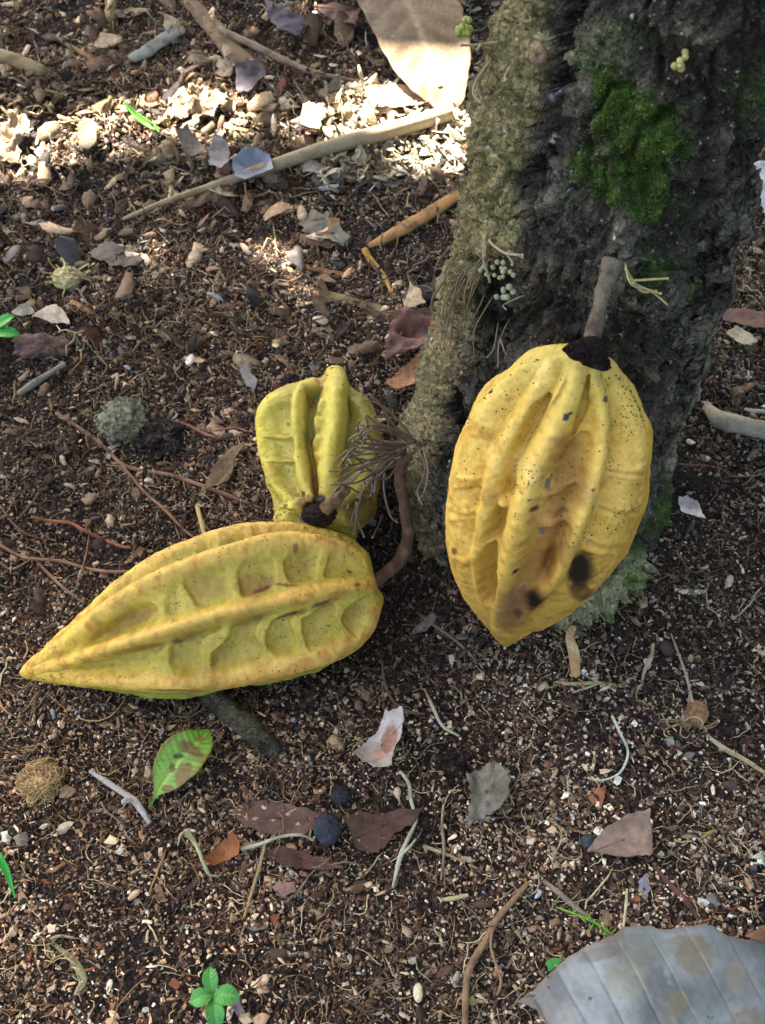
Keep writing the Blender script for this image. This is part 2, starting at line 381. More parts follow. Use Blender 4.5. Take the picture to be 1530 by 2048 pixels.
bc = mix(np.broadcast_to(olive, P.shape), tan, sstep(-.3, .5, na)); bc = mix(bc, hexc('463e2a'), sstep(.0, .5, nb) * .7); bc = mix(bc, hexc('4c5426'), sstep(.1, .6, ncn) * .5)
bc = mix(bc, hexc('b0a98a'), sstep(.42, .62, fbm(P, 420, 2, .5, 55)) * .7)
lowgrey = sstep(450, 800, pxt[:, 1]); bc = mix(bc, hexc('6a6047'), lowgrey * .6)
backb = (1 - front) * sstep(-.1, .3, fbm(P, 9, 2, .5, 56))
col = mix(col, bc, np.clip(front * sstep(3, 9, db) + backb * .7, 0, 1))
rr = np.exp(-(dr / 40) ** 2) * front
col = mix(col, hexc('857e6a'), rr * sstep(-.3, .2, na) * .85)
BASEL = [(1110, 1230), (1150, 1190), (1200, 1150), (1240, 1100), (1290, 1110), (1265, 1170), (1200, 1240), (1130, 1262)]
col = mix(col, mix(np.broadcast_to(hexc('8f8a6a'), P.shape), hexc('5f6b3c'), sstep(0, .5, na)), sstep(-16, 12, sdf(BASEL, px)) * front)
MOSS = [[(1190, 130), (1290, 120), (1345, 200), (1350, 300), (1335, 380), (1350, 420), (1250, 425), (1160, 405), (1165, 340), (1225, 330), (1170, 250), (1215, 180)],
        [(1470, 170), (1530, 120), (1560, 260), (1500, 290)],
        [(1275, 500), (1330, 490), (1340, 560), (1280, 560)],
        [(1285, 980), (1345, 930), (1345, 1010), (1300, 1060), (1255, 1100)],
        [(1110, 60), (1430, 0), (1440, 60), (1200, 110)],
        [(1255, 1150), (1290, 1140), (1280, 1180), (1262, 1190)], [(1110, 1225), (1200, 1225), (1190, 1265), (1110, 1265)]]
mstr = [1., .55, .6, .8, .28, .7, .5]
moss = np.zeros(len(P)); mn = fbm(P, 75, 4, .62, 61)
for pl, s_ in zip(MOSS, mstr):
    moss = np.maximum(moss, s_ * sstep(-30, 45, sdf(pl, px) + 110 * mn) * front)
moss = np.maximum(moss, .5 * sstep(.25, .5, fbm(P, 17, 4, .55, 62)) * sstep(.1, .3, mn + .2))
moss *= (1 - .9 * np.clip(butt, 0, 1)); moss = moss * (1 - .9 * np.clip(gr + gr2, 0, 1))
col = mix(col, mix(np.broadcast_to(hexc('26400f'), P.shape), hexc('4a6a20'), sstep(-.2, .6, nb)), np.clip(moss, 0, 1) * .85)
white = sstep(.68, .76, fbm(P, 330, 2, .5, 63)) * front; col = mix(col, hexc('c9c2b4'), white * .8)

col = np.clip(col * (1.75 + .0 * butt)[:, None], 0, .6)
TREE = empty('cacao_tree', (.11, .45, 0))
tag(TREE, 'mossy dark-barked tree trunk with an olive lichened buttress on its left side', 'tree')
trunk = build('trunk', PT, grid_faces(len(zs), NTH, True), col, M_BARK, parent=TREE)
vis = (Nn[:, 1] < .15) & (P[:, 2] < .46)
VT = PT[vis]; VPX = pxt[vis]; VN = N0[vis]
# keep only the surface nearest the camera for look-ups
def trunk_at(px_, py_, off=0.):
    d = np.hypot(VPX[:, 0] - px_, VPX[:, 1] - py_); k = np.argsort(d)[:12]
    i = k[np.argmin(np.linalg.norm(VT[k] - CAMP, axis=1))]
    return VT[i] + VN[i] * off
# moss tufts: many tiny shoots standing on the mossy bark
def shoots(base, nrm, n_len, width, cols, seed=0, lean=.8):
    r = np.random.default_rng(seed); n = len(base)
    d = nrm + lean * r.normal(size=(n, 3)); d /= np.linalg.norm(d, axis=1)[:, None]
    s = np.cross(d, r.normal(size=(n, 3))); s /= np.linalg.norm(s, axis=1)[:, None]
    L = n_len * r.uniform(.5, 1.4, n)[:, None]; W = width * r.uniform(.6, 1.3, n)[:, None]
    b = r.normal(size=(n, 3)) * .25 * L
    V = np.stack([base - s * W, base + s * W, base + d * L * .6 + s * W * .8 + b * .4, base + d * L + b, base + d * L * .6 - s * W * .8 + b * .4], 1).reshape(-1, 3)
    k = np.arange(n)[:, None] * 5
    return V, [k + np.array([[0, 1, 2, 4]]), k + np.array([[4, 2, 3]])], np.repeat(cols, 5, 0)
w = np.where(P[:, 2] < .45, moss, 0) ** 1.6; w[moss < .2] = 0
idx = rng.choice(len(P), 30000, p=w / w.sum()); idx = idx
cb = mix(np.broadcast_to(hexc('2c4414'), (len(idx), 3)), hexc('789a3c'), rng.random(len(idx)) ** 2.0)
cb = mix(cb, hexc('5a4a2a'), (rng.random(len(idx)) < .3) * .8); cb = np.where((P[idx, 2] < .14)[:, None], cb * 1.3, cb)
v, f, cc = shoots(PT[idx] + rng.normal(size=(len(idx), 3)) * .0004, Nn[idx] + np.array([0, 0, .4]), .0009, .00020, cb, 5)
build('moss', v, f, cc, M_MOSS, parent=TREE, kind='stuff')
# crumbs of bark, dust and pale grains caught on the bark
idx = rng.choice(np.where((front > .5) & (P[:, 2] > .0) & (P[:, 2] < .45))[0], 9000)
def crumbs(pos, size, cols, seed=0, flat=.6, geo=None):
    r = np.random.default_rng(seed); n = len(pos)
    base = np.array([(-1, -1, -1), (1, -1, -1), (1, 1, -1), (-1, 1, -1), (-1, -1, 1), (1, -1, 1), (1, 1, 1), (-1, 1, 1)], float) * .62
    V = base[None] * (1 + .45 * r.uniform(-1, 1, (n, 8, 3)))
    V = V * np.stack([np.ones(n), r.uniform(.5, 1, n), r.uniform(.3, .9, n) * flat / .6], -1)[:, None]
    q = r.normal(size=(n, 4)); q /= np.linalg.norm(q, axis=1)[:, None]; a, b, c_, d = q.T
    M = np.stack([1 - 2 * (c_ * c_ + d * d), 2 * (b * c_ - a * d), 2 * (b * d + a * c_), 2 * (b * c_ + a * d), 1 - 2 * (b * b + d * d), 2 * (c_ * d - a * b), 2 * (b * d - a * c_), 2 * (c_ * d + a * b), 1 - 2 * (b * b + c_ * c_)], -1).reshape(n, 3, 3)
    V = np.einsum('nij,nkj->nki', M, V) * (np.asarray(size)[:, None, None] * .5) + pos[:, None]
    fc = np.array([(0, 3, 2, 1), (4, 5, 6, 7), (0, 1, 5, 4), (1, 2, 6, 5), (2, 3, 7, 6), (3, 0, 4, 7)])
    F = (np.arange(n)[:, None, None] * 8 + fc[None]).reshape(-1, 4)
    return V.reshape(-1, 3), [F], np.repeat(cols, 8, 0)
pal = np.array([hexc(h) for h in ('8d7f68', '6c6350', 'b9b09a', '3a2c26', '52463a', '2a201c')])
ci = rng.choice(6, len(idx), p=[.10, .16, .015, .275, .28, .17])
v, f, cc = crumbs(PT[idx], rng.uniform(.0005, .0017, len(idx)) * (1 + (rng.random(len(idx)) < .06)), pal[ci], 6)
build('bark_debris', v, f, cc, M_CRUMB, parent=TREE, smooth=False, kind='stuff')

# limbs and crown above: the leaves that shade the ground, with a gap that lets one patch of sun through
def geq(px, py, z):
    p = at(px, py, z); return (p - SUND * (z / SUND[2]))[:2]
SUNPOLYS = [[(geq(*p) if len(p) > 2 else at(*p)[:2]) for p in pl] for pl in [
    [(-80, 240), (40, 250), (120, 266), (190, 242), (330, 202), (430, 196), (510, 212), (515, 262), (440, 280), (330, 278), (240, 296), (170, 312), (120, 342), (50, 364), (-80, 380)],
    [(575, 268), (605, 255), (645, 256), (660, 278), (628, 298), (590, 294)],
    [(725, 205), (780, 190), (800, 120, .03), (865, 92, .03), (990, 100, .03), (990, 280), (970, 362), (900, 366), (835, 345), (775, 318), (705, 292), (695, 250)]]]
def in_sun(G): return np.max([sdf(pl, G) for pl in SUNPOLYS], 0)
def limb(name, a, b, r0, r1, par, seed):
    a = np.array(a); b = np.array(b); r = np.random.default_rng(seed)
    pts = [a + (b - a) * t + np.array([0, 0, .12 * math.sin(t * 3.1)]) + r.normal(size=3) * .03 * (0 < t < 1) for t in (0, .3, .6, 1)]
    v, f = tube_geo(pts, np.linspace(r0, r1, 4), 14, .12, seed, seg=8, fq=20)
    return build(name, v, f, hexc('4a3f34'), M_BARK, parent=par)
tops = trunk_ring(1.54); tp = np.array([tops[0], YC, 1.52])
ends = [(-.3, 2.9, 2.3), (-2.0, 1.6, 2.1), (.6, 2.3, 2.2), (-1.0, 1.1, 2.3), (-.45, 1.9, 2.3)]
for k, e in enumerate(ends): limb('branch', tp, e, .038, .012, TREE, 70 + k)
r = np.random.default_rng(12); n = 11000
Gc = np.stack([r.uniform(-1.1, 1.3, n), r.uniform(-.5, 2.6, n)], -1); Gc = np.vstack([Gc, np.stack([r.uniform(-.55, .3, 9000), r.uniform(.6, 1.05, 9000)], -1)]); n = len(Gc); fine_ = np.arange(n) >= 11000; hz = r.uniform(1.75, 2.45, n)
lc = np.stack([Gc[:, 0], Gc[:, 1], 0 * hz], -1) + SUND[None] * (hz / SUND[2])[:, None]
ds = in_sun(Gc); Ls = np.where(fine_, r.uniform(.012, .026, n), np.where(ds > -.25, r.uniform(.03, .055, n), r.uniform(.07, .13, n)))
keep = (ds < -.012) & (~fine_ | (ds > -.12)); lc = lc[keep]; Ls = Ls[keep]; n = len(lc)
t1 = SUND[None] + .5 * r.normal(size=(n, 3)); t1 /= np.linalg.norm(t1, axis=1)[:, None]
a1 = np.cross(t1, r.normal(size=(n, 3))); a1 /= np.linalg.norm(a1, axis=1)[:, None]; b1 = np.cross(t1, a1)
prof = [(-1, 0), (-.6, .35), (-.1, .48), (.4, .36), (1, 0), (.4, -.36), (-.1, -.48), (-.6, -.35)]
V = np.stack([lc + a1 * Ls[:, None] * p[0] + b1 * Ls[:, None] * p[1] * 1.15 - t1 * Ls[:, None] * .25 * (p[0] ** 2 + .5 * abs(p[1])) for p in prof], 1).reshape(-1, 3)
VG = (V - SUND[None] * (V[:, 2] / SUND[2])[:, None])[:, :2]; ok = (in_sun(VG).reshape(n, 8) < .004).all(1)
V = V.reshape(n, 8, 3)[ok].reshape(-1, 3); n = int(ok.sum()); k = np.arange(n)[:, None] * 8
F4 = np.vstack([k + np.array([[1, 2, 6, 7]]), k + np.array([[2, 3, 5, 6]])]); F3 = np.vstack([k + np.array([[0, 1, 7]]), k + np.array([[3, 4, 5]])])
gc = mix(np.broadcast_to(hexc('3f5a1e'), (n, 3)), hexc('6a8030'), r.random(n))
build('crown', V, [F4, F3], np.repeat(gc, 8, 0), M_GREEN, parent=TREE)

# unseen tree added on the right to block skylight and leave the left open
BLOCKER_T = empty('sky_blocker_tree', (1.9, -.5, 0)); tag(BLOCKER_T, 'leafy tree added out of view on the right to block skylight', 'tree')
g = tube_geo([(1.9, -.5, -.1), (1.88, -.48, .8), (1.8, -.4, 1.6), (1.7, -.3, 2.3)], [.10, .08, .06, .03], 18, .12, 5, seg=10, fq=20); build('trunk', g[0], g[1], hexc('4a3f34'), M_BARK, parent=BLOCKER_T)
r = np.random.default_rng(13); n = 3000; q = r.normal(size=(n, 3)); q /= np.linalg.norm(q, axis=1)[:, None]
lc = np.array([1.5, -.1, 1.75]) + q * (r.random(n) ** .4)[:, None] * np.array([1.25, 2.1, .95]); lc = lc[lc[:, 2] > .75]; lc = lc[np.hypot(lc[:, 0], lc[:, 1]) > .5]; n = len(lc); Ls = r.uniform(.06, .12, n)
t1 = np.array([0, 0, 1.]) + .7 * r.normal(size=(n, 3)); t1 /= np.linalg.norm(t1, axis=1)[:, None]; a1 = np.cross(t1, r.normal(size=(n, 3))); a1 /= np.linalg.norm(a1, axis=1)[:, None]; b1 = np.cross(t1, a1)
V = np.stack([lc + a1 * Ls[:, None] * p[0] + b1 * Ls[:, None] * p[1] * 1.15 - t1 * Ls[:, None] * .25 * (p[0] ** 2 + .5 * abs(p[1])) for p in prof], 1).reshape(-1, 3); k = np.arange(n)[:, None] * 8
build('crown', V, [np.vstack([k + np.array([[1, 2, 6, 7]]), k + np.array([[2, 3, 5, 6]])]), np.vstack([k + np.array([[0, 1, 7]]), k + np.array([[3, 4, 5]])])], np.repeat(mix(np.broadcast_to(hexc('3f5a1e'), (n, 3)), hexc('6a8030'), r.random(n)), 8, 0), M_GREEN, parent=BLOCKER_T)

# ------------------------------------------------------------------ pods
RK = .95
def pod(root, S, T, outline, ribs, creases, cells, paint, depthf=.9, NT=460, NP=420, valley=.005, seed=0, noff=0., backribs=5, tipflat=0., cellk=.8, topflat=0.):
    S = np.asarray(S); T = np.asarray(T); a = T - S; a /= np.linalg.norm(a)
    vdir = CAMP - (S + T) / 2; n = vdir - (vdir @ a) * a; n /= np.linalg.norm(n)
    s = np.cross(n, a); s /= np.linalg.norm(s)
    if s[0] < 0: s = -s
    ol = smooth_line(np.vstack([outline, outline[:1]]), 6)
    W = np.array([at_plane(p[0], p[1], S, n) for p in ol]) - S
    t = W @ a; uu = W @ s
    i0, i1 = int(np.argmin(t)), int(np.argmax(t)); m = len(t)
    def chain(i, j):
        k = [i]
        while k[-1] != j: k.append((k[-1] + 1) % m)
        return np.array(k)
    c1 = chain(i0, i1); c2 = chain(i1, i0)[::-1]
    kk = np.linspace(0, 1, NT); tk = t[i0] + (t[i1] - t[i0]) * (.5 - .5 * np.cos(np.pi * kk)) * .9999
    def ev(c): return np.interp(tk, np.maximum.accumulate(t[c]), uu[c])
    ua, ub = ev(c1), ev(c2)
    if ua.mean() > ub.mean(): ua, ub = ub, ua
    w = np.maximum((ub - ua) / 2, 1e-5); cc_ = (ua + ub) / 2
    D = w * depthf * (1 - tipflat * sstep(.55, 1, (tk - tk[0]) / (tk[-1] - tk[0]))) * (1 - topflat * sstep(.35, 0, (tk - tk[0]) / (tk[-1] - tk[0]))); ker = np.hanning(41); ker /= ker.sum(); Dp = np.convolve(np.pad(D, 20, mode='edge'), ker, 'valid'); D = np.minimum(Dp, D * 1.3)
    ph = np.linspace(0, 2 * np.pi, NP, endpoint=False); ph = ph - .12 * np.sin(2 * ph)
    cph, sph = np.cos(ph), np.sin(ph); e = .88
    cx = np.sign(cph) * np.abs(cph) ** e; sx = np.sign(sph) * np.abs(sph) ** .95
    P = S + a * tk[:, None, None] + s * (cc_[:, None] + w[:, None] * cx[None])[..., None] + n * (noff + D[:, None] * sx[None])[..., None]
    du = np.gradient(P, axis=1); du[:, 0] = P[:, 1] - P[:, -1]; du[:, -1] = P[:, 0] - P[:, -2]; dt = np.gradient(P, axis=0)
    N = np.cross(du, dt); N /= np.linalg.norm(N, axis=-1)[..., None] + 1e-12
    ctr = S + a * tk[:, None, None] + s * cc_[:, None, None] + n * noff
    if ((P - ctr) * N).sum(-1).mean() < 0: N = -N
    sh = P.shape[:2]; P = P.reshape(-1, 3); N = N.reshape(-1, 3); X = proj(P)
    X = X + 2.2 * np.stack([fbm(P, 160, 3, .6, seed + 1), fbm(P, 160, 3, .6, seed + 2)], -1)
    fr = np.broadcast_to(sph[None], sh).ravel(); fw = sstep(.02, .32, fr)
    tt = np.broadcast_to(((tk - t[i0]) / (t[i1] - t[i0]))[:, None], sh).ravel()
    rib = np.zeros(len(P)); ribm = np.zeros(len(P))
    for pl, wd, am in ribs:
        d, par = dline(pl, X); tap = np.minimum(1, .45 + 1.8 * np.minimum(par, 1 - par) + .1)
        v_ = np.exp(-(d / (wd * 1.12)) ** 2.4); rib = np.maximum(rib, am * RK * tap * v_)
    cr = np.zeros(len(P)); crm = np.zeros(len(P))
    for pl, wd, am in creases:
        d, par = dline(pl, X); v_ = np.exp(-(d / wd) ** 2) * sstep(0, .15, par) * sstep(1, .85, par) if am < 0 else np.exp(-(d / wd) ** 2)
        if am < 0: crm = np.maximum(crm, v_); cr = cr + am * .8 * np.exp(-(d / (wd * 2.2)) ** 2) * sstep(0, .15, par) * sstep(1, .85, par)
        else: rib = np.maximum(rib, am * RK * np.exp(-(d / (wd * 2.1)) ** 2) * .88)
    ce = np.zeros(len(P))
    XJ = X + 6.5 * np.stack([fbm(P, 70, 4, .65, seed + 11), fbm(P, 70, 4, .65, seed + 12)], -1)
    for pl, am, wd in cells:      # sunken pockets between the ribs
        q = smooth_line(np.vstack([pl, pl[:1]]), 3)[:-1]; bb = (XJ[:, 0] > q[:, 0].min() - 5) & (XJ[:, 0] < q[:, 0].max() + 5) & (XJ[:, 1] > q[:, 1].min() - 5) & (XJ[:, 1] < q[:, 1].max() + 5)
        sd_ = np.zeros(len(P)); sd_[bb] = np.maximum(0, sdf(q, XJ[bb])); ce = np.maximum(ce, am * cellk * (1 + .5 * fbm(P, 40, 2, .5, seed + 13)) * np.clip(.80 * sstep(0, wd * .68, sd_) + .02 * sd_, 0, 1.25))
    hf = -valley + rib + cr - ce
    angb = np.broadcast_to(ph[None], sh).ravel()
    hb = -valley + valley * 1.1 * (np.abs(np.cos(angb * backribs / 2 + .3)) ** 1.4) + .0012 * np.sin(tt * 40)
    ends = sstep(0, .06, tt) * sstep(1, .93, tt)
    h = (hf * fw + hb * (1 - fw)) * ends
    edge = (1 - sstep(.0, .35, np.abs(fr))); h = h * (1 - .75 * edge)
    h = h + .0010 * fbm(P, 110, 4, .6, seed + 3) + .0003 * fbm(P, 500, 2, .6, seed + 4)
    PD = P + N * h[:, None]
    colr = paint(P, X, rib * fw, crm * fw, ce * fw, tt, fw)
    nv = len(PD); V = np.vstack([PD, PD[:NP].mean(0)[None], PD[-NP:].mean(0)[None]]); colr = np.vstack([colr, colr[:1], colr[-1:]])
    F = grid_faces(NT, NP, True); k = np.arange(NP); k2 = (k + 1) % NP
    F3 = np.vstack([np.stack([np.full(NP, nv), k2, k], -1), np.stack([np.full(NP, nv + 1), (NT - 1) * NP + k, (NT - 1) * NP + k2], -1)])
    o_ = build('husk', V, [F, F3], colr, M_POD, parent=root)
    r = np.random.default_rng(seed); cand = np.where((fr > .1) & (N[:, 2] > .15) & (tt > .04) & (tt < .97))[0]; w_ = np.exp(3 * fbm(P[cand], 35, 3, .6, seed + 20) + 160 * ce[cand]); ix = r.choice(cand, 420, p=w_ / w_.sum())
    gp = np.array([hexc(h) for h in ('2c221c', '4a382a', '6b5238', '1f1814', '8a7050')]); v_, f_, c_ = crumbs(PD[ix] + N[ix] * .0001, r.uniform(.0004, .0012, 420), gp[r.choice(5, 420, p=[.35, .25, .15, .2, .05])], seed)
    build('dirt', v_, f_, c_, M_CRUMB, parent=root, smooth=False, kind='stuff')
    return o_
def Z(pts, ox, oy, sc): return [(ox + x_ / sc, oy + y_ / sc) for x_, y_ in pts]
def blot(col, X, P, cx, cy, ax, ay, c, st=.95, an=0, seed=0, soft=.35):
    soft = soft * .6
    q = X - np.array([cx, cy]); c0, s0 = math.cos(R(an)), math.sin(R(an))
    e = np.sqrt(((q[:, 0] * c0 + q[:, 1] * s0) / ax) ** 2 + ((-q[:, 0] * s0 + q[:, 1] * c0) / ay) ** 2) + .5 * fbm(P, 170, 5, .68, 90 + seed)
    return mix(col, c, sstep(1 + soft, 1 - soft, e) * st)

# --- hanging pod on the right
z1 = lambda pts: Z(pts, 880, 660, 3.2)
S1 = at(1168, 694, .250); T1 = at(1015, 1288, .010)
POD1 = empty('cacao_pod', S1)
tag(POD1, 'ripe yellow ribbed pod with black rot spots hanging upright on its stalk against the trunk', 'cacao pod', 'ripe yellow cacao pods')
out1 = z1([(880, 70), (780, 100), (690, 115), (590, 145), (500, 185), (400, 260), (310, 350), (230, 450), (170, 560), (120, 680), (90, 800), (75, 920), (60, 1020), (52, 1130), (58, 1260), (75, 1400), (105, 1520), (160, 1650), (230, 1770), (300, 1870), (360, 1950), (400, 1992), (435, 2008), (520, 1962), (620, 1905), (720, 1850), (840, 1760), (945, 1665), (1030, 1570), (1110, 1475), (1200, 1380), (1270, 1250), (1320, 1090), (1345, 920), (1355, 760), (1340, 620), (1300, 480), (1240, 370), (1150, 270), (1090, 180), (1000, 110)])
rib1 = [(z1([(700, 240), (570, 480), (450, 680), (365, 850), (305, 1050), (275, 1250), (235, 1420), (240, 1600), (290, 1760), (380, 1900)]), 21, .0062),
        (z1([(890, 240), (850, 400), (770, 570), (690, 740), (610, 900), (545, 1080), (500, 1250), (450, 1450), (410, 1650), (390, 1850), (410, 1960)]), 24, .0095),
        (z1([(830, 250), (750, 400), (690, 500)]), 8, .0050),
        (z1([(990, 290), (1030, 450), (1040, 640), (1020, 800), (980, 960), (930, 1120), (870, 1260), (820, 1400), (770, 1520), (700, 1620), (600, 1730), (480, 1880)]), 16, .0080),
        (z1([(1120, 290), (1200, 450), (1230, 650), (1230, 850), (1200, 1050), (1120, 1270), (1000, 1500), (850, 1690), (650, 1850)]), 34, .0062),
        (z1([(560, 200), (360, 400), (220, 640), (160, 900), (130, 1150), (140, 1400), (210, 1640), (320, 1850)]), 32, .0058),
        (z1([(760, 900), (700, 1120), (660, 1350), (560, 1600), (470, 1800)]), 26, .0052),
        (z1([(380, 1080), (430, 1130)]), 9, .006)]
cr1_ = [(z1([(60, 1150), (150, 1185), (250, 1190)]), 4, -.0022), (z1([(90, 960), (200, 985), (290, 975)]), 6, -.0014), (z1([(180, 620), (260, 650), (350, 700)]), 7, -.0014), (z1([(100, 1470), (240, 1490)]), 6, -.0013),
       (z1([(1050, 905), (1180, 910), (1335, 915)]), 4, -.0020), (z1([(1000, 1140), (1150, 1165), (1295, 1150)]), 4.5, -.0022), (z1([(920, 1355), (1060, 1380), (1200, 1385)]), 4, -.0020),
       (z1([(630, 1225), (730, 1200), (820, 1190)]), 4, -.0020), (z1([(400, 450), (480, 500)]), 4, .0035), (z1([(420, 700), (520, 720)]), 6, .0048), (z1([(370, 1080), (430, 1120)]), 7, .006), (z1([(360, 1350), (420, 1400)]), 7, .0065)]
cl = lambda zf, pts, d, w: (zf(pts), d, w)
ce1 = [cl(z1, [(690, 400), (725, 440), (665, 560), (600, 680), (530, 800), (490, 900), (475, 1050), (420, 1075), (375, 1050), (390, 950), (430, 800), (500, 640), (590, 480)], .0080, 11),
       cl(z1, [(370, 1110), (425, 1130), (425, 1250), (405, 1320), (360, 1345), (285, 1345), (310, 1200)], .0075, 9), cl(z1, [(290, 1375), (350, 1362), (378, 1470), (390, 1600), (350, 1745), (285, 1730), (245, 1600), (245, 1450)], .0085, 8),
       cl(z1, [(925, 300), (962, 290), (958, 430), (965, 520), (910, 620), (860, 700), (830, 690), (870, 560), (905, 420)], .0085, 8), cl(z1, [(820, 720), (900, 660), (985, 690), (955, 850), (900, 960), (800, 1000), (710, 985), (730, 880), (790, 760)], .0046, 14),
       cl(z1, [(690, 1050), (870, 1000), (900, 1050), (850, 1180), (640, 1205), (640, 1120)], .0036, 14), cl(z1, [(600, 1265), (820, 1230), (850, 1300), (790, 1420), (720, 1540), (640, 1640), (530, 1650), (490, 1590), (560, 1400)], .0042, 16), cl(z1, [(680, 1420), (740, 1420), (730, 1520), (670, 1600), (630, 1560)], .0062, 9),
       cl(z1, [(1055, 320), (1090, 320), (1170, 420), (1225, 560), (1255, 740), (1250, 885), (1065, 880), (1085, 700), (1085, 500)], 0.0028, 16), cl(z1, [(1062, 935), (1285, 940), (1270, 1125), (1010, 1125)], 0.0024, 13), cl(z1, [(990, 1190), (1235, 1190), (1180, 1355), (930, 1345)], 0.0024, 13), cl(z1, [(895, 1410), (1130, 1415), (1040, 1560), (900, 1700), (790, 1640), (840, 1540)], 0.0026, 14),
       cl(z1, [(560, 250), (640, 330), (560, 440), (480, 560), (390, 650), (270, 590), (350, 420), (450, 300)], 0.0016, 20), cl(z1, [(200, 665), (340, 710), (300, 820), (285, 945), (115, 935), (140, 790)], 0.0022, 14), cl(z1, [(92, 1000), (275, 1005), (250, 1155), (75, 1145)], 0.0022, 13), cl(z1, [(75, 1210), (235, 1205), (222, 1440), (105, 1450)], 0.0023, 14), cl(z1, [(120, 1505), (230, 1495), (250, 1660), (300, 1800), (230, 1740), (170, 1640)], 0.0020, 12)]
def paint1(P, X, rib, crm, ce, tt, fw):
    z = (X - np.array([880, 660])) * 3.2
    base = hexc('c9a140'); lite = hexc('dfbd5e'); green = hexc('b8a850')
    n1 = fbm(P, 30, 4, .55, 101); n2 = fbm(P, 90, 4, .6, 102)
    c = mix(np.broadcast_to(base, P.shape), lite, np.clip(sstep(-.3, .5, n1) * .4 + .6 * sstep(.0015, .006, rib - ce * .5), 0, 1)); c = mix(c, hexc('bb8630'), sstep(.15, .6, n2) * .4)
    c = mix(c, green, sstep(800, 100, z[:, 1] + 200 * n1) * .7)
    c = mix(c, hexc('c0903a'), sstep(1000, 1900, z[:, 1] + 180 * n1) * .55)
    m1 = fbm(P, 55, 5, .68, 103); m2 = fbm(P, 200, 4, .65, 104)
    c = mix(c, hexc('8f6a28'), sstep(.12, .42, m1) * sstep(300, 1200, z[:, 1]) * .5); c = mix(c, hexc('a3722a'), sstep(.15, .5, m2) * .55); c = mix(c, hexc('ecd07a'), sstep(.2, .5, -m1) * .35)
    # brown wash lower middle
    wsh, _ = dline([(830, 780), (780, 1050), (700, 1300), (600, 1560), (480, 1800)], z)
    c = mix(c, hexc('8a6130'), sstep(170, 40, wsh + 130 * m1) * .85)
    c = mix(c, hexc('ad7a33'), crm * .55); c = mix(c, hexc('b08c38'), sstep(.002, .008, ce) * .5)
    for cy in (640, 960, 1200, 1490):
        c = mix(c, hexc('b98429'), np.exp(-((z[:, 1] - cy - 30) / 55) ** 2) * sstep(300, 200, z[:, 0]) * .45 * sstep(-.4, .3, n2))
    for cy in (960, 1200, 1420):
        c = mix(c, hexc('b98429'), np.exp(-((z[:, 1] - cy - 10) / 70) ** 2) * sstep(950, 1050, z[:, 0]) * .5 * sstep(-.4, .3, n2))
    bk = hexc('1b1210'); X3 = X
    def B(x_, y_, ax, ay, cc=bk, st=.95, an=0, sd=0, soft=.35):
        nonlocal c; q = z1([(x_, y_)])[0]; c = blot(c, X, P, q[0], q[1], ax / 3.2, ay / 3.2, cc, st, an, sd, soft)
    B(905, 1540, 90, 125, hexc('3a2618'), .85, 20, 1, .5); B(890, 1560, 62, 95, bk, .95, 15, 2); B(900, 1670, 70, 50, hexc('4a2c16'), .8, 0, 3, .5)
    B(605, 1705, 80, 62, hexc('4a2c16'), .85, -10, 4, .5); B(605, 1705, 48, 38, bk, .98, 0, 5); B(500, 1800, 26, 24, hexc('3a2214'), .8, 0, 6); B(540, 1640, 22, 14, hexc('4b2d18'), .7)
    B(333, 395, 23, 16, hexc('2e2a2c'), 1, -15, 7, .15); B(812, 540, 24, 26, hexc('3c3634'), 1, 0, 8, .15); B(840, 520, 14, 8, hexc('3c3634'), 1); B(1055, 440, 16, 18, hexc('463a30'), .9, 0, 9, .2)
    B(605, 1130, 22, 22, hexc('3b2618'), .9, 0, 10, .25); B(650, 1300, 20, 22, hexc('6a6462'), .9, 0, 11, .2); B(490, 1510, 17, 15, bk, 1, 0, 12, .2); B(970, 995, 12, 10, hexc('4b2c12'), .9); B(105, 1405, 16, 26, hexc('6d4420'), .8, 0, 13, .3)
    B(692, 975, 14, 50, hexc('4d4038'), .85, 18, 14, .3); B(690, 1500, 50, 90, hexc('77481a'), .75, 10, 15, .6); B(760, 1190, 60, 14, hexc('54371c'), .7, -12, 16, .4); B(470, 1720, 90, 120, hexc('7f5f45'), .5, 10, 17, .6)
    return c
pod(POD1, S1, T1, np.array(out1), rib1, cr1_[:8], ce1, paint1, depthf=.80, valley=.003, tipflat=.45, topflat=.45, cellk=.66, seed=200, noff=.002)
# black shrivelled calyx and the brown stalk
cal = []
v, f = ICO4; v = v / (np.abs(v) ** 3).sum(1)[:, None] ** (1 / 3.); cpos = at_y(1176, 711, S1[1] - .013); th_ = np.arctan2(v[:, 2], v[:, 0])
k_ = 1 + .30 * np.cos(2 * th_ + .9) + .16 * np.cos(5 * th_ + 2) + .35 * fbm(v, 1.8, 4, .65, 5)
tilt_ = np.array([1, 0, -.42]) / 1.085; up_ = np.array([.38, -.25, .9])
V = cpos + v[:, :1] * k_[:, None] * tilt_ * .0090 + v[:, 2:] * k_[:, None] * up_ * .0048 + v[:, 1:2] * np.array([0, .0045, 0]); V = V + .0012 * fbm(V, 400, 4, .65, 6)[:, None] * np.array([0, -1, .6])
cal.append((V, f, mix(np.broadcast_to(hexc('201a1b'), V.shape), hexc('352b2a'), sstep(-.1, .4, fbm(V, 200, 4, .6, 7))))); g = tube_geo([at_y(1182, 690, S1[1] - .012), at_y(1179, 704, S1[1] - .012)], [.0052, .0068], 20, .3, 5, seg=6, fq=300); cal.append((g[0], g[1], hexc('241a15')))
V, F, C_ = join(cal); build('calyx', V, F, C_, M_BARK, parent=POD1)
p0 = trunk_at(1222, 530, -.004)
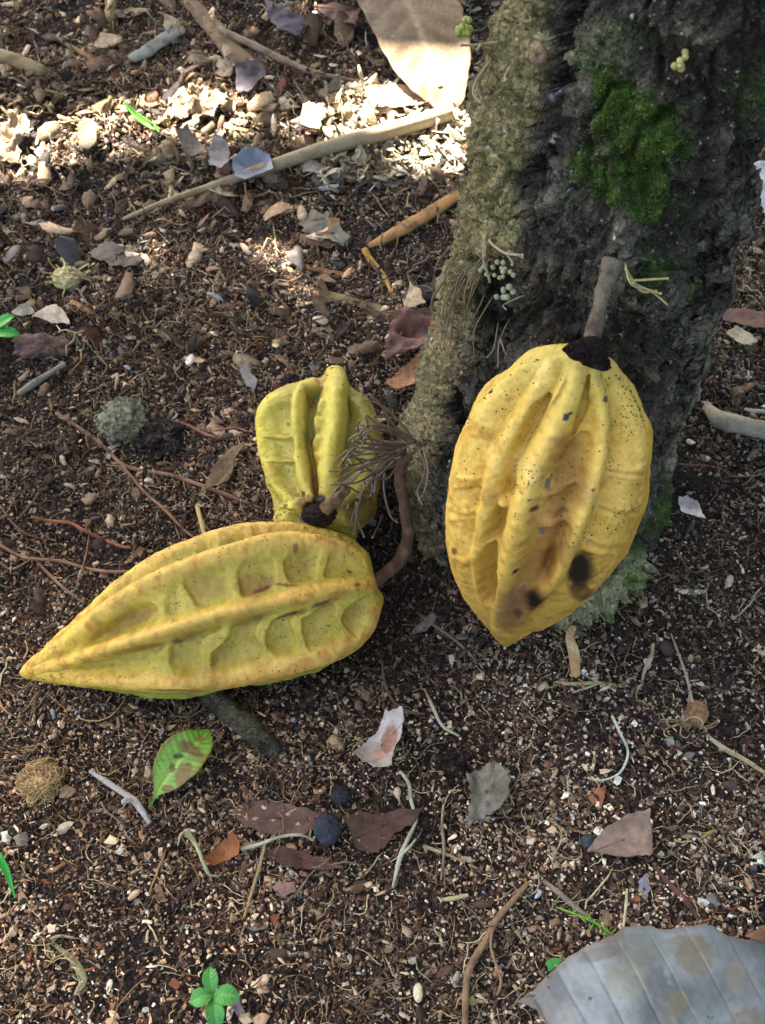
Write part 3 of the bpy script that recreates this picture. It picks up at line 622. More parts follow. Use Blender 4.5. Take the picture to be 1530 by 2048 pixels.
stalk = [p0, at_y(1213, 565, .361), at_y(1196, 630, .348), at_y(1178, 700, S1[1] - .010)]
g = tube_geo(stalk, [.0052, .0039, .0035, .0040], 22, .30, 3, seg=20, fq=170)
cs = mix(np.broadcast_to(hexc('6a6150'), g[0].shape), hexc('443b32'), sstep(-.2, .5, fbm(g[0], 220, 3, .6, 8)))
build('stalk', g[0], g[1], cs, M_WOOD, parent=POD1)

# --- pod lying on the left
z2 = lambda pts: Z(pts, 20, 1020, 1.987)
S2 = on(752, 1172, .044); T2 = on(44, 1342, .018)
POD2 = empty('cacao_pod', S2)
tag(POD2, 'long yellow-green ribbed pod lying on the soil with its pointed tip to the left', 'cacao pod', 'ripe yellow cacao pods')
out2 = z2([(1455, 290), (1442, 200), (1400, 148), (1340, 102), (1250, 72), (1130, 58), (1010, 62), (900, 75), (820, 95), (720, 132), (600, 180), (520, 235), (440, 290), (350, 360), (250, 450), (150, 530), (80, 590), (46, 630), (50, 662), (150, 684), (250, 694), (330, 708), (450, 730), (580, 746), (700, 752), (800, 728), (900, 702), (1050, 684), (1190, 652), (1270, 612), (1350, 560), (1420, 490), (1465, 420), (1482, 350)])
rib2 = [(z2([(1420, 190), (1300, 145), (1150, 118), (1010, 135), (880, 170), (740, 215), (600, 272), (500, 325), (400, 392), (300, 462), (200, 540), (90, 615)]), 15, .0088),
        (z2([(1445, 290), (1300, 312), (1150, 345), (1000, 378), (880, 402), (760, 432), (640, 470), (520, 512), (400, 548), (300, 580), (200, 612), (80, 642)]), 15, .0092),
        (z2([(1475, 390), (1420, 480), (1330, 540), (1220, 582), (1100, 617), (980, 642), (860, 664), (760, 676), (640, 684), (500, 682), (300, 672), (120, 655)]), 17, .0092),
        (z2([(1300, 90), (1150, 66), (1000, 72), (850, 92), (700, 145), (560, 212), (440, 300), (300, 415), (150, 545)]), 9, .0070)]
cr2 = [(z2([(875, 180), (885, 260), (905, 345), (915, 385)]), 9, .0062), (z2([(1070, 130), (1078, 200), (1092, 270), (1110, 330)]), 9, .0062), (z2([(1245, 150), (1232, 210), (1225, 290)]), 8, .0050),
       (z2([(665, 250), (668, 320), (700, 400), (720, 440)]), 11, .0050), (z2([(560, 330), (600, 420), (610, 470)]), 10, .0036),
       (z2([(800, 100), (810, 160)]), 7, .0060), (z2([(945, 75), (950, 120)]), 7, .0060), (z2([(730, 130), (745, 190)]), 6, .005),
       (z2([(965, 500), (990, 550), (1025, 610)]), 7, .0080), (z2([(1110, 440), (1140, 510), (1165, 580)]), 8, .0080), (z2([(1285, 435), (1320, 465), (1355, 510)]), 8, .0070),
       (z2([(770, 510), (778, 580), (785, 660)]), 9, .0078), (z2([(850, 430), (840, 480), (815, 530)]), 6, .0066), (z2([(640, 560), (650, 610), (640, 660)]), 9, .0050), (z2([(1420, 400), (1440, 430)]), 8, .0050), (z2([(500, 590), (520, 640)]), 8, .0040)]
ce2 = [cl(z2, p_, d_, w_) for p_, d_, w_ in [
    ([(250, 565), (300, 510), (360, 455), (440, 400), (540, 352), (575, 372), (590, 430), (500, 478), (400, 518)], .0058, 12), ([(612, 312), (662, 288), (682, 340), (690, 400), (640, 428), (606, 400)], .0036, 13),
    ([(692, 262), (760, 238), (850, 218), (868, 250), (888, 310), (890, 352), (820, 380), (745, 396), (705, 350), (684, 300)], .0056, 12), ([(922, 192), (980, 180), (1048, 180), (1060, 230), (1056, 280), (1020, 322), (925, 356), (906, 300), (895, 240)], .0072, 10),
    ([(1106, 162), (1160, 150), (1232, 158), (1228, 210), (1222, 265), (1190, 288), (1112, 292), (1088, 240), (1086, 190)], .0062, 10), ([(1270, 165), (1340, 157), (1405, 182), (1428, 240), (1390, 262), (1290, 280), (1246, 268), (1256, 210)], .0048, 10),
    ([(828, 122), (930, 88), (938, 130), (880, 152), (822, 162)], .0056, 8), ([(960, 86), (1000, 80), (1025, 98), (975, 116)], .005, 7), ([(742, 150), (790, 134), (792, 166), (735, 190)], .004, 8), ([(540, 238), (600, 222), (604, 246), (560, 262)], .005, 7), ([(1060, 88), (1250, 98), (1200, 106), (1080, 108)], .003, 7),
    ([(240, 636), (330, 594), (450, 562), (595, 528), (612, 550), (565, 600), (520, 655), (350, 662)], .0046, 12), ([(632, 540), (720, 496), (828, 462), (836, 488), (782, 512), (762, 540), (762, 638), (665, 655), (622, 615)], .0072, 10),
    ([(796, 610), (806, 568), (852, 520), (872, 462), (960, 428), (1010, 420), (985, 460), (972, 500), (1008, 588), (870, 636), (806, 640)], .0085, 9), ([(1034, 440), (1100, 410), (1195, 388), (1170, 420), (1118, 448), (1150, 555), (1044, 588), (1008, 510)], .0085, 9),
    ([(1155, 440), (1250, 380), (1300, 368), (1304, 428), (1288, 446), (1328, 500), (1240, 546), (1176, 556)], .0085, 9), ([(1335, 400), (1400, 350), (1448, 322), (1468, 350), (1440, 400), (1372, 498), (1326, 446)], .0070, 9),
    ([(330, 700), (560, 705), (700, 715), (600, 738), (450, 722)], .004, 8)]]
def paint2(P, X, rib, crm, ce, tt, fw):
    z = (X - np.array([20, 1020])) * 1.987
    n1 = fbm(P, 30, 4, .55, 111); n2 = fbm(P, 90, 4, .6, 112)
    c = mix(np.broadcast_to(hexc('a3953c'), P.shape), hexc('b5a344'), sstep(-.3, .5, n1)); c = mix(c, hexc('a0883f'), sstep(.1, .6, n2) * .5)
    c = mix(c, hexc('caa54e'), sstep(.0012, .0058, rib - ce * .6 + .002 * n2) * .85)
    c = mix(c, hexc('dbb740'), sstep(700, 100, z[:, 0]) * .6)
    c = mix(c, hexc('98843a'), sstep(.001, .006, ce) * .5)
    c = mix(c, hexc('8c9a35'), sstep(690, 720, z[:, 1]) * .6)
    m1 = fbm(P, 55, 5, .68, 113); m2 = fbm(P, 200, 4, .65, 114); c = mix(c, hexc('86702c'), sstep(.10, .42, m1) * .45); c = mix(c, hexc('9a7434'), sstep(.15, .5, m2) * .5); c = mix(c, hexc('ccb45c'), sstep(.2, .5, -m1) * .3); c = mix(c, hexc('a5702e'), sstep(.0015, .005, rib - ce) * sstep(-.1, .35, m2) * .6)
    brw = hexc('7c5a25')
    for x_, y_, ax, ay, an, st in [(970, 290, 75, 50, -10, .65), (775, 300, 70, 50, -10, .5), (700, 510, 75, 26, -15, .55), (950, 440, 90, 24, -15, .55), (450, 440, 130, 28, -25, .5), (520, 550, 110, 12, -10, .6), (1160, 200, 50, 50, 0, .3), (1240, 380, 70, 14, -22, .5)]:
        q = z2([(x_, y_)])[0]; c = blot(c, X, P, q[0], q[1], ax / 1.987, ay / 1.987, brw, st, an, int(x_), .6)
    for x_, y_, ax, ay, an, h_ in [(1000, 310, 45, 12, -25, '5a2a1e'), (1100, 425, 50, 7, -18, '4a3a34'), (1240, 372, 45, 8, -22, '43362c'), (1100, 295, 40, 7, 8, '6b3a1c'), (650, 688, 110, 4, 0, '7a4a1c'), (1135, 150, 12, 10, 0, '6b4620'), (1365, 235, 14, 5, 30, '352a1a'), (660, 525, 20, 12, 0, '5a3a2a'), (1370, 300, 12, 6, 0, '70501f'), (1150, 98, 16, 4, 0, '5e4a22'), (1280, 478, 9, 4, 0, '4a3a1a'), (1150, 590, 60, 10, -18, '8d6b3a')]:
        q = z2([(x_, y_)])[0]; c = blot(c, X, P, q[0], q[1], ax / 1.987, ay / 1.987, hexc(h_), .85, an, int(x_), .4)
    rb, _ = dline([(1200, 585), (1000, 645), (850, 668)], z); c = mix(c, hexc('c79444'), sstep(26, 6, rb) * .5)
    return c
pod(POD2, S2, T2, np.array(out2), rib2, [], ce2, paint2, depthf=.78, valley=.0028, cellk=.56, seed=300, noff=.0)
sp_ = [at(748, 1166, .046), at(772, 1146, .040), at(802, 1116, .034), at(816, 1078, .045), at(810, 1020, .066), at(800, 965, .082), at(802, 930, .090), at(822, 912, .092)]
g = tube_geo(sp_, [.0040, .0038, .0042, .0038, .0034, .0033, .0030, .0020], 18, .28, 3, seg=12, fq=220)
cs = mix(np.broadcast_to(hexc('543e30'), g[0].shape), hexc('6e543e'), sstep(-.2, .5, fbm(g[0], 220, 3, .6, 8)))
build('stalk', g[0], g[1], cs, M_WOOD, parent=POD2)

# --- foreshortened pod behind
z3 = lambda pts: Z(pts, 490, 710, 3.825)
S3 = on(640, 1075, .040); T3 = on(650, 748, .060)
POD3 = empty('cacao_pod', S3)
tag(POD3, 'short pale yellow-green pod standing behind the lying pod, its stalk end towards the camera', 'cacao pod', 'ripe yellow cacao pods')
out3 = z3([(600, 1450), (400, 1430), (250, 1390), (218, 1280), (212, 1130), (170, 1010), (130, 830), (105, 700), (98, 560), (100, 430), (130, 370), (200, 310), (290, 275), (400, 240), (480, 210), (560, 180), (600, 140), (640, 100), (690, 86), (740, 102), (778, 160), (810, 240), (860, 312), (930, 345), (985, 410), (1015, 510), (1045, 620), (1055, 750), (1045, 900), (1025, 1050), (995, 1200), (930, 1290), (865, 1330), (840, 1400), (740, 1440)])
rib3 = [(z3([(330, 1110), (250, 1010), (190, 850), (150, 700), (140, 560), (140, 440), (200, 345), (300, 300)]), 13, .0070),
        (z3([(500, 1080), (450, 930), (415, 750), (400, 560), (400, 400), (440, 260), (520, 215)]), 13, .0085),
        (z3([(625, 1110), (635, 950), (640, 800), (665, 650), (680, 500), (690, 350), (695, 220), (695, 120)]), 20, .0125),
        (z3([(740, 1150), (860, 1040), (940, 880), (960, 700), (930, 520), (880, 390)]), 17, .0060),
        (z3([(680, 1230), (820, 1250), (950, 1200)]), 16, .0060), (z3([(430, 1140), (300, 1200), (260, 1320)]), 16, .0060),
        (z3([(560, 1200), (560, 1400)]), 14, .004)]
cr3 = [(z3([(290, 430), (360, 470), (400, 480)]), 4.5, .0045), (z3([(150, 590), (260, 600), (380, 590)]), 4, .0028), (z3([(170, 790), (300, 790), (400, 780)]), 4, .0026), (z3([(560, 380), (620, 390)]), 8, .009), (z3([(550, 520), (620, 520)]), 8, .009), (z3([(545, 660), (620, 640)]), 8, .009), (z3([(565, 780), (620, 780)]), 8, .009), (z3([(430, 450), (540, 440)]), 5, .003)]
ce3 = [cl(z3, p_, d_, w_) for p_, d_, w_ in [
    ([(180, 400), (280, 345), (350, 365), (362, 450), (370, 590), (340, 600), (160, 590), (150, 480)], .0046, 11), ([(165, 620), (375, 620), (392, 780), (300, 800), (180, 790)], .0044, 11), ([(185, 810), (395, 810), (400, 950), (440, 1060), (350, 1078), (250, 980)], .0048, 11),
    ([(470, 270), (560, 232), (600, 232), (575, 300), (556, 400), (536, 480), (550, 600), (532, 700), (550, 800), (566, 950), (566, 1085), (520, 1062), (500, 900), (470, 750), (450, 600), (445, 420)], .0105, 8),
    ([(780, 300), (840, 340), (890, 450), (905, 650), (870, 850), (800, 1000), (700, 1110), (690, 1000), (750, 800), (780, 600), (790, 420)], .0095, 9), ([(480, 1120), (600, 1128), (640, 1180), (600, 1260), (480, 1260), (430, 1180)], .009, 9), ([(250, 1150), (400, 1180), (380, 1300), (260, 1280)], .004, 8)]]
def paint3(P, X, rib, crm, ce, tt, fw):
    z = (X - np.array([490, 710])) * 3.825
    n1 = fbm(P, 30, 4, .55, 121); n2 = fbm(P, 90, 4, .6, 122)
    c = mix(np.broadcast_to(hexc('9a8e42'), P.shape), hexc('aa9c48'), sstep(-.3, .5, n1))
    c = mix(c, hexc('c6b54c'), sstep(.001, .006, rib - ce * .5) * .9)
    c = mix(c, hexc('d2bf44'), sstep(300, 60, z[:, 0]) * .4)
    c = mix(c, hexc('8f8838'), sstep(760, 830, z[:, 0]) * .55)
    m1 = fbm(P, 55, 5, .68, 123); m2 = fbm(P, 200, 4, .65, 124); c = mix(c, hexc('8a7430'), sstep(.12, .45, m1) * .4); c = mix(c, hexc('9a8434'), sstep(.15, .5, m2) * .4)
    for x_, y_, ax, ay, an, h_, st in [(515, 640, 28, 40, 0, '4a2c1c', .8), (525, 760, 32, 110, -8, 'a9791f', .8), (545, 980, 20, 90, -5, '9a5a22', .8), (430, 1060, 30, 22, 0, '4a2c1a', .9), (320, 1155, 18, 16, 0, '5a3a1a', .9), (490, 1130, 110, 55, 0, '7c5630', .8), (570, 1140, 60, 75, 0, '221812', .98), (520, 1290, 120, 90, 0, '3a2a1c', .8), (330, 440, 18, 12, 0, '5a4a1a', .9), (275, 490, 16, 14, 0, '4f4a1a', .8), (720, 292, 12, 10, 0, '6a5a1a', .9), (860, 1160, 200, 120, 0, '5e4a26', .7), (570, 200, 60, 25, -20, 'a8642a', .7), (205, 635, 30, 12, 0, '7a7a2a', .6), (480, 300, 50, 60, 0, '9a8034', .5)]:
        q = z3([(x_, y_)])[0]; c = blot(c, X, P, q[0], q[1], ax / 3.825, ay / 3.825, hexc(h_), st, an, int(x_), .45)
    return c
pod(POD3, S3, T3, np.array(out3), rib3, cr3[3:7], ce3, paint3, depthf=.85, valley=.003, seed=400)
a = z3([(600, 1190), (690, 1110), (790, 1020)]); g = tube_geo([on(*a[0], .082), on(*a[1], .086), on(*a[2], .088)], [.0036, .0036, .0026], 16, .35, 9, seg=12, fq=220)
cs = mix(np.broadcast_to(hexc('6d5636'), g[0].shape), hexc('3f3022'), sstep(-.1, .5, fbm(g[0], 250, 3, .6, 8)))
build('stalk', g[0], g[1], cs, M_WOOD, parent=POD3)

v, f = ICO4; nn = 1 + .35 * fbm(v, 2.5, 4, .6, 15); q = on(638, 1030, .070)
build('calyx', v * nn[:, None] * np.array([.010, .007, .006]) + q, [f], hexc('2a1f18'), M_BARK, parent=POD3)

# ------------------------------------------------------------------ growths on the trunk
def stalks(name, specs, colr, wpx=4.5, mat=None, knob=True, seed=0):
    """thin branching dried flower stalks: every spec is a list of (px,py,offset from the bark or absolute point)"""
    parts = []; r = np.random.default_rng(seed)
    for sp0 in specs:
        pts = [(q if isinstance(q, np.ndarray) else trunk_at(q[0], q[1], q[2])) for q in sp0]
        rr_ = [wpx * .5 * depth(p_) / FPX for p_ in pts]; rr_[-1] *= .75
        g = tube_geo(pts, rr_, 7, .25, int(r.integers(1e6)), seg=6, fq=600); parts.append((g[0], g[1], colr * r.uniform(.8, 1.2)))
        if knob and r.random() < .7:
            v, f = ICO1; parts.append((v * rr_[-1] * 1.6 + pts[-1], f, colr * 1.1))
    V, F, C_ = join(parts); return build(name, V, F, C_, mat or M_WOOD, parent=TREE)
K = hexc('8d8266')
stalks('flower_stalk', [[(985, 470, .002), (1010, 480, .008), (1045, 482, .012), (1090, 472, .016)], [(1045, 482, .012), (1062, 492, .014), (1075, 500, .016)], [(1060, 478, .013), (1080, 484, .014)]], K, 5.5, seed=1)
stalks('flower_stalk', [[(980, 465, .003), (1000, 500, .010), (1020, 525, .014), (1030, 537, .016)], [(990, 480, .006), (1006, 490, .012)]], K * .9, 6, seed=2)
stalks('flower_stalk', [[(1245, 525, .001), (1265, 540, .010), (1290, 545, .014), (1318, 552, .018)], [(1258, 532, .008), (1285, 528, .012), (1314, 502, .016)], [(1262, 538, .010), (1285, 535, .013), (1308, 538, .016)], [(1250, 528, .004), (1275, 545, .012), (1300, 540, .013)]], hexc('a09660'), 5.2, seed=3)
stalks('flower_stalk', [[(985, 120, .001), (995, 150, .010), (1005, 175, .014), (1018, 188, .015)], [(1000, 85, .001), (985, 84, .008), (972, 88, .012)], [(1025, 135, .001), (1040, 142, .008), (1048, 147, .01)], [(990, 90, .002), (1005, 84, .01), (1012, 95, .012)]], hexc('948a68'), 5.5, seed=4)
def free(px_, py_, y_): return at_y(px_, py_, y_)
stalks('flower_stalk', [[free(988, 108, .43), free(955, 150, .425), free(938, 190, .42), free(950, 215, .42)], [free(985, 115, .43), free(948, 160, .42), free(945, 200, .42), free(962, 210, .42)], [free(985, 118, .425), free(960, 165, .42), free(968, 200, .418)], [free(982, 118, .42), free(975, 160, .415), free(965, 185, .41)]], hexc('6e5d44'), 3.2, seed=5, knob=False)
rr2 = np.random.default_rng(44)
hang = []
for k in range(16):   # fine strands hanging down the buttress
    x0 = rr2.uniform(905, 990); y0 = rr2.uniform(480, 560)
    hang.append([(x0, y0, .001), (x0 - rr2.uniform(-8, 22), y0 + 50, .007), (x0 - rr2.uniform(0, 30), y0 + rr2.uniform(80, 150), .006)])
for k, h_ in enumerate(hang): stalks('flower_stalk', [h_], hexc('6f6248'), 3.4, seed=60 + k)
for k, h_ in enumerate([[[(1000, 640, .001), (1010, 680, .008), (1003, 700, .009)]], [[(1025, 632, .001), (1027, 665, .01), (1026, 705, .012)], [(1027, 660, .0095), (1036, 676, .012)]], [[(1045, 595, .0), (1030, 594, .008), (1040, 600, .01)]], [[(985, 590, .001), (982, 650, .008), (975, 700, .008)]]]): stalks('flower_stalk', h_, hexc('83795f'), 3.6, seed=80 + k)
tips = [[(832, 885), (800, 845), (770, 815), (735, 798)], [(830, 880), (790, 860), (760, 850), (732, 830)], [(815, 870), (775, 858), (745, 852), (720, 851)], [(812, 888), (765, 890), (730, 885), (716, 860), (719, 840)], [(812, 888), (760, 890), (720, 886), (705, 882)], [(810, 892), (765, 898), (720, 895), (690, 905), (670, 925)], [(812, 896), (770, 918), (720, 918), (694, 902)], [(812, 896), (760, 920), (715, 940), (660, 942)], [(810, 900), (765, 930), (740, 950), (712, 965), (662, 970)], [(790, 905), (760, 940), (730, 958), (728, 975)], [(800, 915), (775, 935), (755, 955), (735, 965)], [(712, 965), (708, 990), (712, 1010), (700, 1050)], [(708, 990), (715, 1030), (705, 1048)], [(712, 975), (700, 1000), (696, 1015)], [(838, 900), (850, 930), (845, 960), (835, 985), (845, 1010)], [(846, 895), (856, 940), (850, 980), (838, 1000)], [(770, 930), (768, 980), (780, 1030), (795, 1045)], [(765, 1030), (755, 1055), (745, 1075)]]
base0 = trunk_at(846, 888, 0)
fan = []
tips += [[(x_ + rr2.normal() * 9 * (i_ > 0), y_ + rr2.normal() * 12 * (i_ > 0)) for i_, (x_, y_) in enumerate(t_)] for t_ in tips[:14]] + [[(x_ + rr2.normal() * 14 * (i_ > 0), y_ + 14 + rr2.normal() * 14 * (i_ > 0)) for i_, (x_, y_) in enumerate(t_)] for t_ in tips[2:12]]
for k, tl in enumerate(tips):
    ys = np.linspace(.400, .355 + .02 * rr2.random(), len(tl)); fan.append([free(x_, y_, yy) for (x_, y_), yy in zip(tl, ys)])
fan.append([base0, free(842, 888, .425), free(828, 884, .410), free(812, 888, .400)])
stalks('flower_stalk', fan, hexc('75695a'), 4.6, seed=8)
def buds(spots, rpx, colr, seed, off=.010):
    r = np.random.default_rng(seed); parts = []
    for x_, y_ in spots:
        c0 = trunk_at(x_, y_, off * r.uniform(.8, 1.3)); rad = rpx * r.uniform(.8, 1.15) * depth(c0) / FPX
        v, f = ICO3; parts.append((v * rad * (1 + .08 * fbm(v, 3, 2, .5, seed))[:, None] + c0, f, colr * r.uniform(.75, 1.2)))
    V, F, C_ = join(parts); return build('bud_cluster', V, F, C_, M_GREEN, parent=TREE)
buds([(1005, 514), (1003, 524), (1012, 528), (1022, 512), (1034, 505), (1040, 515), (1030, 522), (1045, 524), (1050, 517), (1020, 535), (1040, 533), (1028, 508), (1013, 520), (1050, 532), (1035, 538), (1000, 518)], 5.2, hexc('a3aa84'), 1)
buds([(1034, 562), (1044, 555), (1050, 562), (1030, 572), (1040, 575), (1048, 573), (1040, 565), (1053, 553), (1056, 567)], 6, hexc('abb28e'), 2)
buds([(968, 38), (976, 30), (986, 36), (966, 50), (978, 48), (988, 48), (970, 62), (982, 60), (962, 44), (990, 30), (975, 55)], 8, hexc('a3ab55'), 3, .012)
buds([(1362, 88), (1370, 82), (1366, 98), (1358, 106), (1370, 106), (1362, 114), (1372, 94)], 7, hexc('b8b170'), 4, .008)
# little coiled millipede on the buttress
cpt = trunk_at(1085, 100, .003); rx = 13 * depth(cpt) / FPX; tg = np.array([1, 0, 0]); ug = np.array([0, .35, .93])
pts = [cpt + rx * (1 - .13 * k / 3) * (math.cos(1.9 - k * .62) * tg + math.sin(1.9 - k * .62) * ug) for k in range(10)]
g = tube_geo(pts, [.0008] + [.0019] * 7 + [.0016, .0007], 12, 0, 3, seg=10)
seg_ = (np.arange(len(g[0])) // 12 // 2) % 2; cm = mix(np.broadcast_to(hexc('5f4634'), g[0].shape), hexc('947a60'), seg_ * 1.0)
tag(build('millipede', g[0], g[1], cm, M_STONE), 'tiny brown millipede curled in a ring on the olive bark', 'millipede')

# roots beside the trunk foot, part of the tree
g = tube_geo([on(392, 1362, -.004), on(425, 1392, .004), on(470, 1432, .003), on(520, 1478, .002), on(575, 1530, -.010)], [.0062, .0066, .0068, .0066, .006], 20, .28, 4, seg=14, fq=120)
cr_ = mix(np.broadcast_to(hexc('565340'), g[0].shape), hexc('33302a'), sstep(-.2, .4, fbm(g[0], 160, 3, .6, 8)))
tag(build('root', g[0], g[1], cr_, M_BARK), 'thick grey-green woody root coming out from under the lying pod', 'root')

# ------------------------------------------------------------------ litter made of single things
def stick(name, cat, label, pts, wpx, colr, col2=None, flat=1., rough=.15, group=None, sides=14, mat=None, fq=180, parts=None, dz=0.):
    P3 = []; r3 = []
    wp = wpx if isinstance(wpx, (list, tuple)) else [wpx] * len(pts)
    for q, w_ in zip(pts, wp):
        z_ = q[2] if len(q) > 2 else 0.; p_ = on(q[0], q[1], z_ + dz); rad = w_ * .5 * depth(p_) / FPX
        p_ = on(q[0], q[1], z_ + dz + rad * flat * .8); P3.append(p_); r3.append(rad)
    sd = int(abs(pts[0][0] * 7 + pts[0][1] * 13)) % 9999
    g = tube_geo(P3, r3, sides, rough, sd, flat, seg=10, fq=fq)
    c1 = hexc(colr); c2 = hexc(col2) if col2 else c1 * .55
    cc_ = mix(np.broadcast_to(c1, g[0].shape), c2, sstep(-.15, .5, fbm(g[0], 120, 4, .6, sd)))
    allp = [(g[0], g[1], cc_)]
    for br in (parts or []):
        b3 = [on(q[0], q[1], (q[2] if len(q) > 2 else 0) + .0015 + dz) for q in br[0]]; rb = [br[1] * .5 * depth(p_) / FPX for p_ in b3]; rb[-1] *= .6
        g2 = tube_geo(b3, rb, 8, .2, sd + 5, seg=8, fq=300); allp.append((g2[0], g2[1], c1))
    V, F, C_ = join(allp)
    return tag(build(name, V, F, C_, mat or M_WOOD), label, cat, group)
def sheet_geo(poly, dz=.002, th=.0005, curl=.0048, fq=42, jag=2.6, NB=110, NR=14, seed=0, bowl=0., tilt=(0, 0), follow=1.0):
    """thin solid sheet from an outline on the ground (photo pixels): curled, with ragged edge"""
    p = np.array(poly, float); q = np.vstack([p, p[:1]]); L = np.concatenate([[0], np.cumsum(np.hypot(*np.diff(q, axis=0).T))])
    s_ = np.linspace(0, L[-1], NB, endpoint=False); b = np.stack([np.interp(s_, L, q[:, 0]), np.interp(s_, L, q[:, 1])], -1)
    rj = np.random.default_rng(seed); b += jag * np.stack([fbm(np.stack([s_ * .09, s_ * 0 + seed, s_ * 0], -1), 1, 4, .65, seed), fbm(np.stack([s_ * .09, s_ * 0 + seed, s_ * 0], -1), 1, 4, .65, seed + 50)], -1) * 2
    cpx = b.mean(0); W = np.array([on(x_, y_)[:2] for x_, y_ in b]); cw = W.mean(0)
    rr_ = (np.arange(NR) / (NR - 1.)) ** .8; rr_[0] = .02
    XY = cw + (W - cw)[None] * rr_[:, None, None]; XY = XY.reshape(-1, 2)
    size = np.abs(W - cw).max(); rel = (XY - cw) / size
    z = gz(cw[0], cw[1]) * (1 - follow) + follow * gz(XY[:, 0], XY[:, 1]) + dz
    P3 = np.stack([XY[:, 0], XY[:, 1], z * 0], -1)
    z = z + curl * (fbm(P3, fq, 3, .5, seed) + .35) + bowl * (rel ** 2).sum(1) + tilt[0] * rel[:, 0] + tilt[1] * rel[:, 1]
    top = np.stack([XY[:, 0], XY[:, 1], z], -1); bot = top - np.array([0, 0, th]); n = len(top)
    F = grid_faces(NR, NB, True); k = np.arange(NB); k2 = (k + 1) % NB; e = (NR - 1) * NB
    side = np.stack([e + k, e + k2, n + e + k2, n + e + k], -1)
    V = np.vstack([top, bot, top[:NB].mean(0)[None]]); F3 = np.stack([np.full(NB, 2 * n), k, k2], -1)
    return V, [np.vstack([F, side, F[:, ::-1] + n]), F3], rel
def sheet(name, cat, label, poly, c1, c2, group=None, spots=(), veins=None, mat=None, vc=None, cf=60, **kw):
    sd = int(abs(poly[0][0] * 3 + poly[0][1] * 11)) % 9999; kw.setdefault('seed', sd)
    V, F, rel = sheet_geo(poly, **kw); X = proj(V)
    c = mix(np.broadcast_to(hexc(c1), V.shape), hexc(c2), sstep(-.25, .45, fbm(V, cf, 4, .6, sd)))
    if veins is not None:       # (x0,y0,x1,y1 midrib in px, spacing px, angle factor)
        a = np.array(veins[:2], float); b = np.array(veins[2:4], float); L = np.linalg.norm(b - a); d = (b - a) / L; nrm = np.array([-d[1], d[0]])
        al = (X - a) @ d; ac = (X - a) @ nrm; k = (al - np.abs(ac) * veins[5] + .006 * ac ** 2 / 3) / veins[4]
        vn = np.exp(-((k - np.round(k)) * veins[4] / 1.6) ** 2) * .55; mid = np.exp(-(ac / 3.) ** 2)
        c = mix(c, vc if vc is not None else hexc(c2) * .6, np.clip(vn, 0, 1)); c = mix(c, hexc(veins[6]) if len(veins) > 6 else hexc(c1) * 1.3, mid * .9)
    for s0 in spots: c = blot(c, X, V, s0[0], s0[1], s0[2], s0[3], hexc(s0[4]), s0[5] if len(s0) > 5 else .85, s0[6] if len(s0) > 6 else 0, int(s0[0]), .25)
    return tag(build(name, V, F, c, mat or M_DRY), label, cat, group)

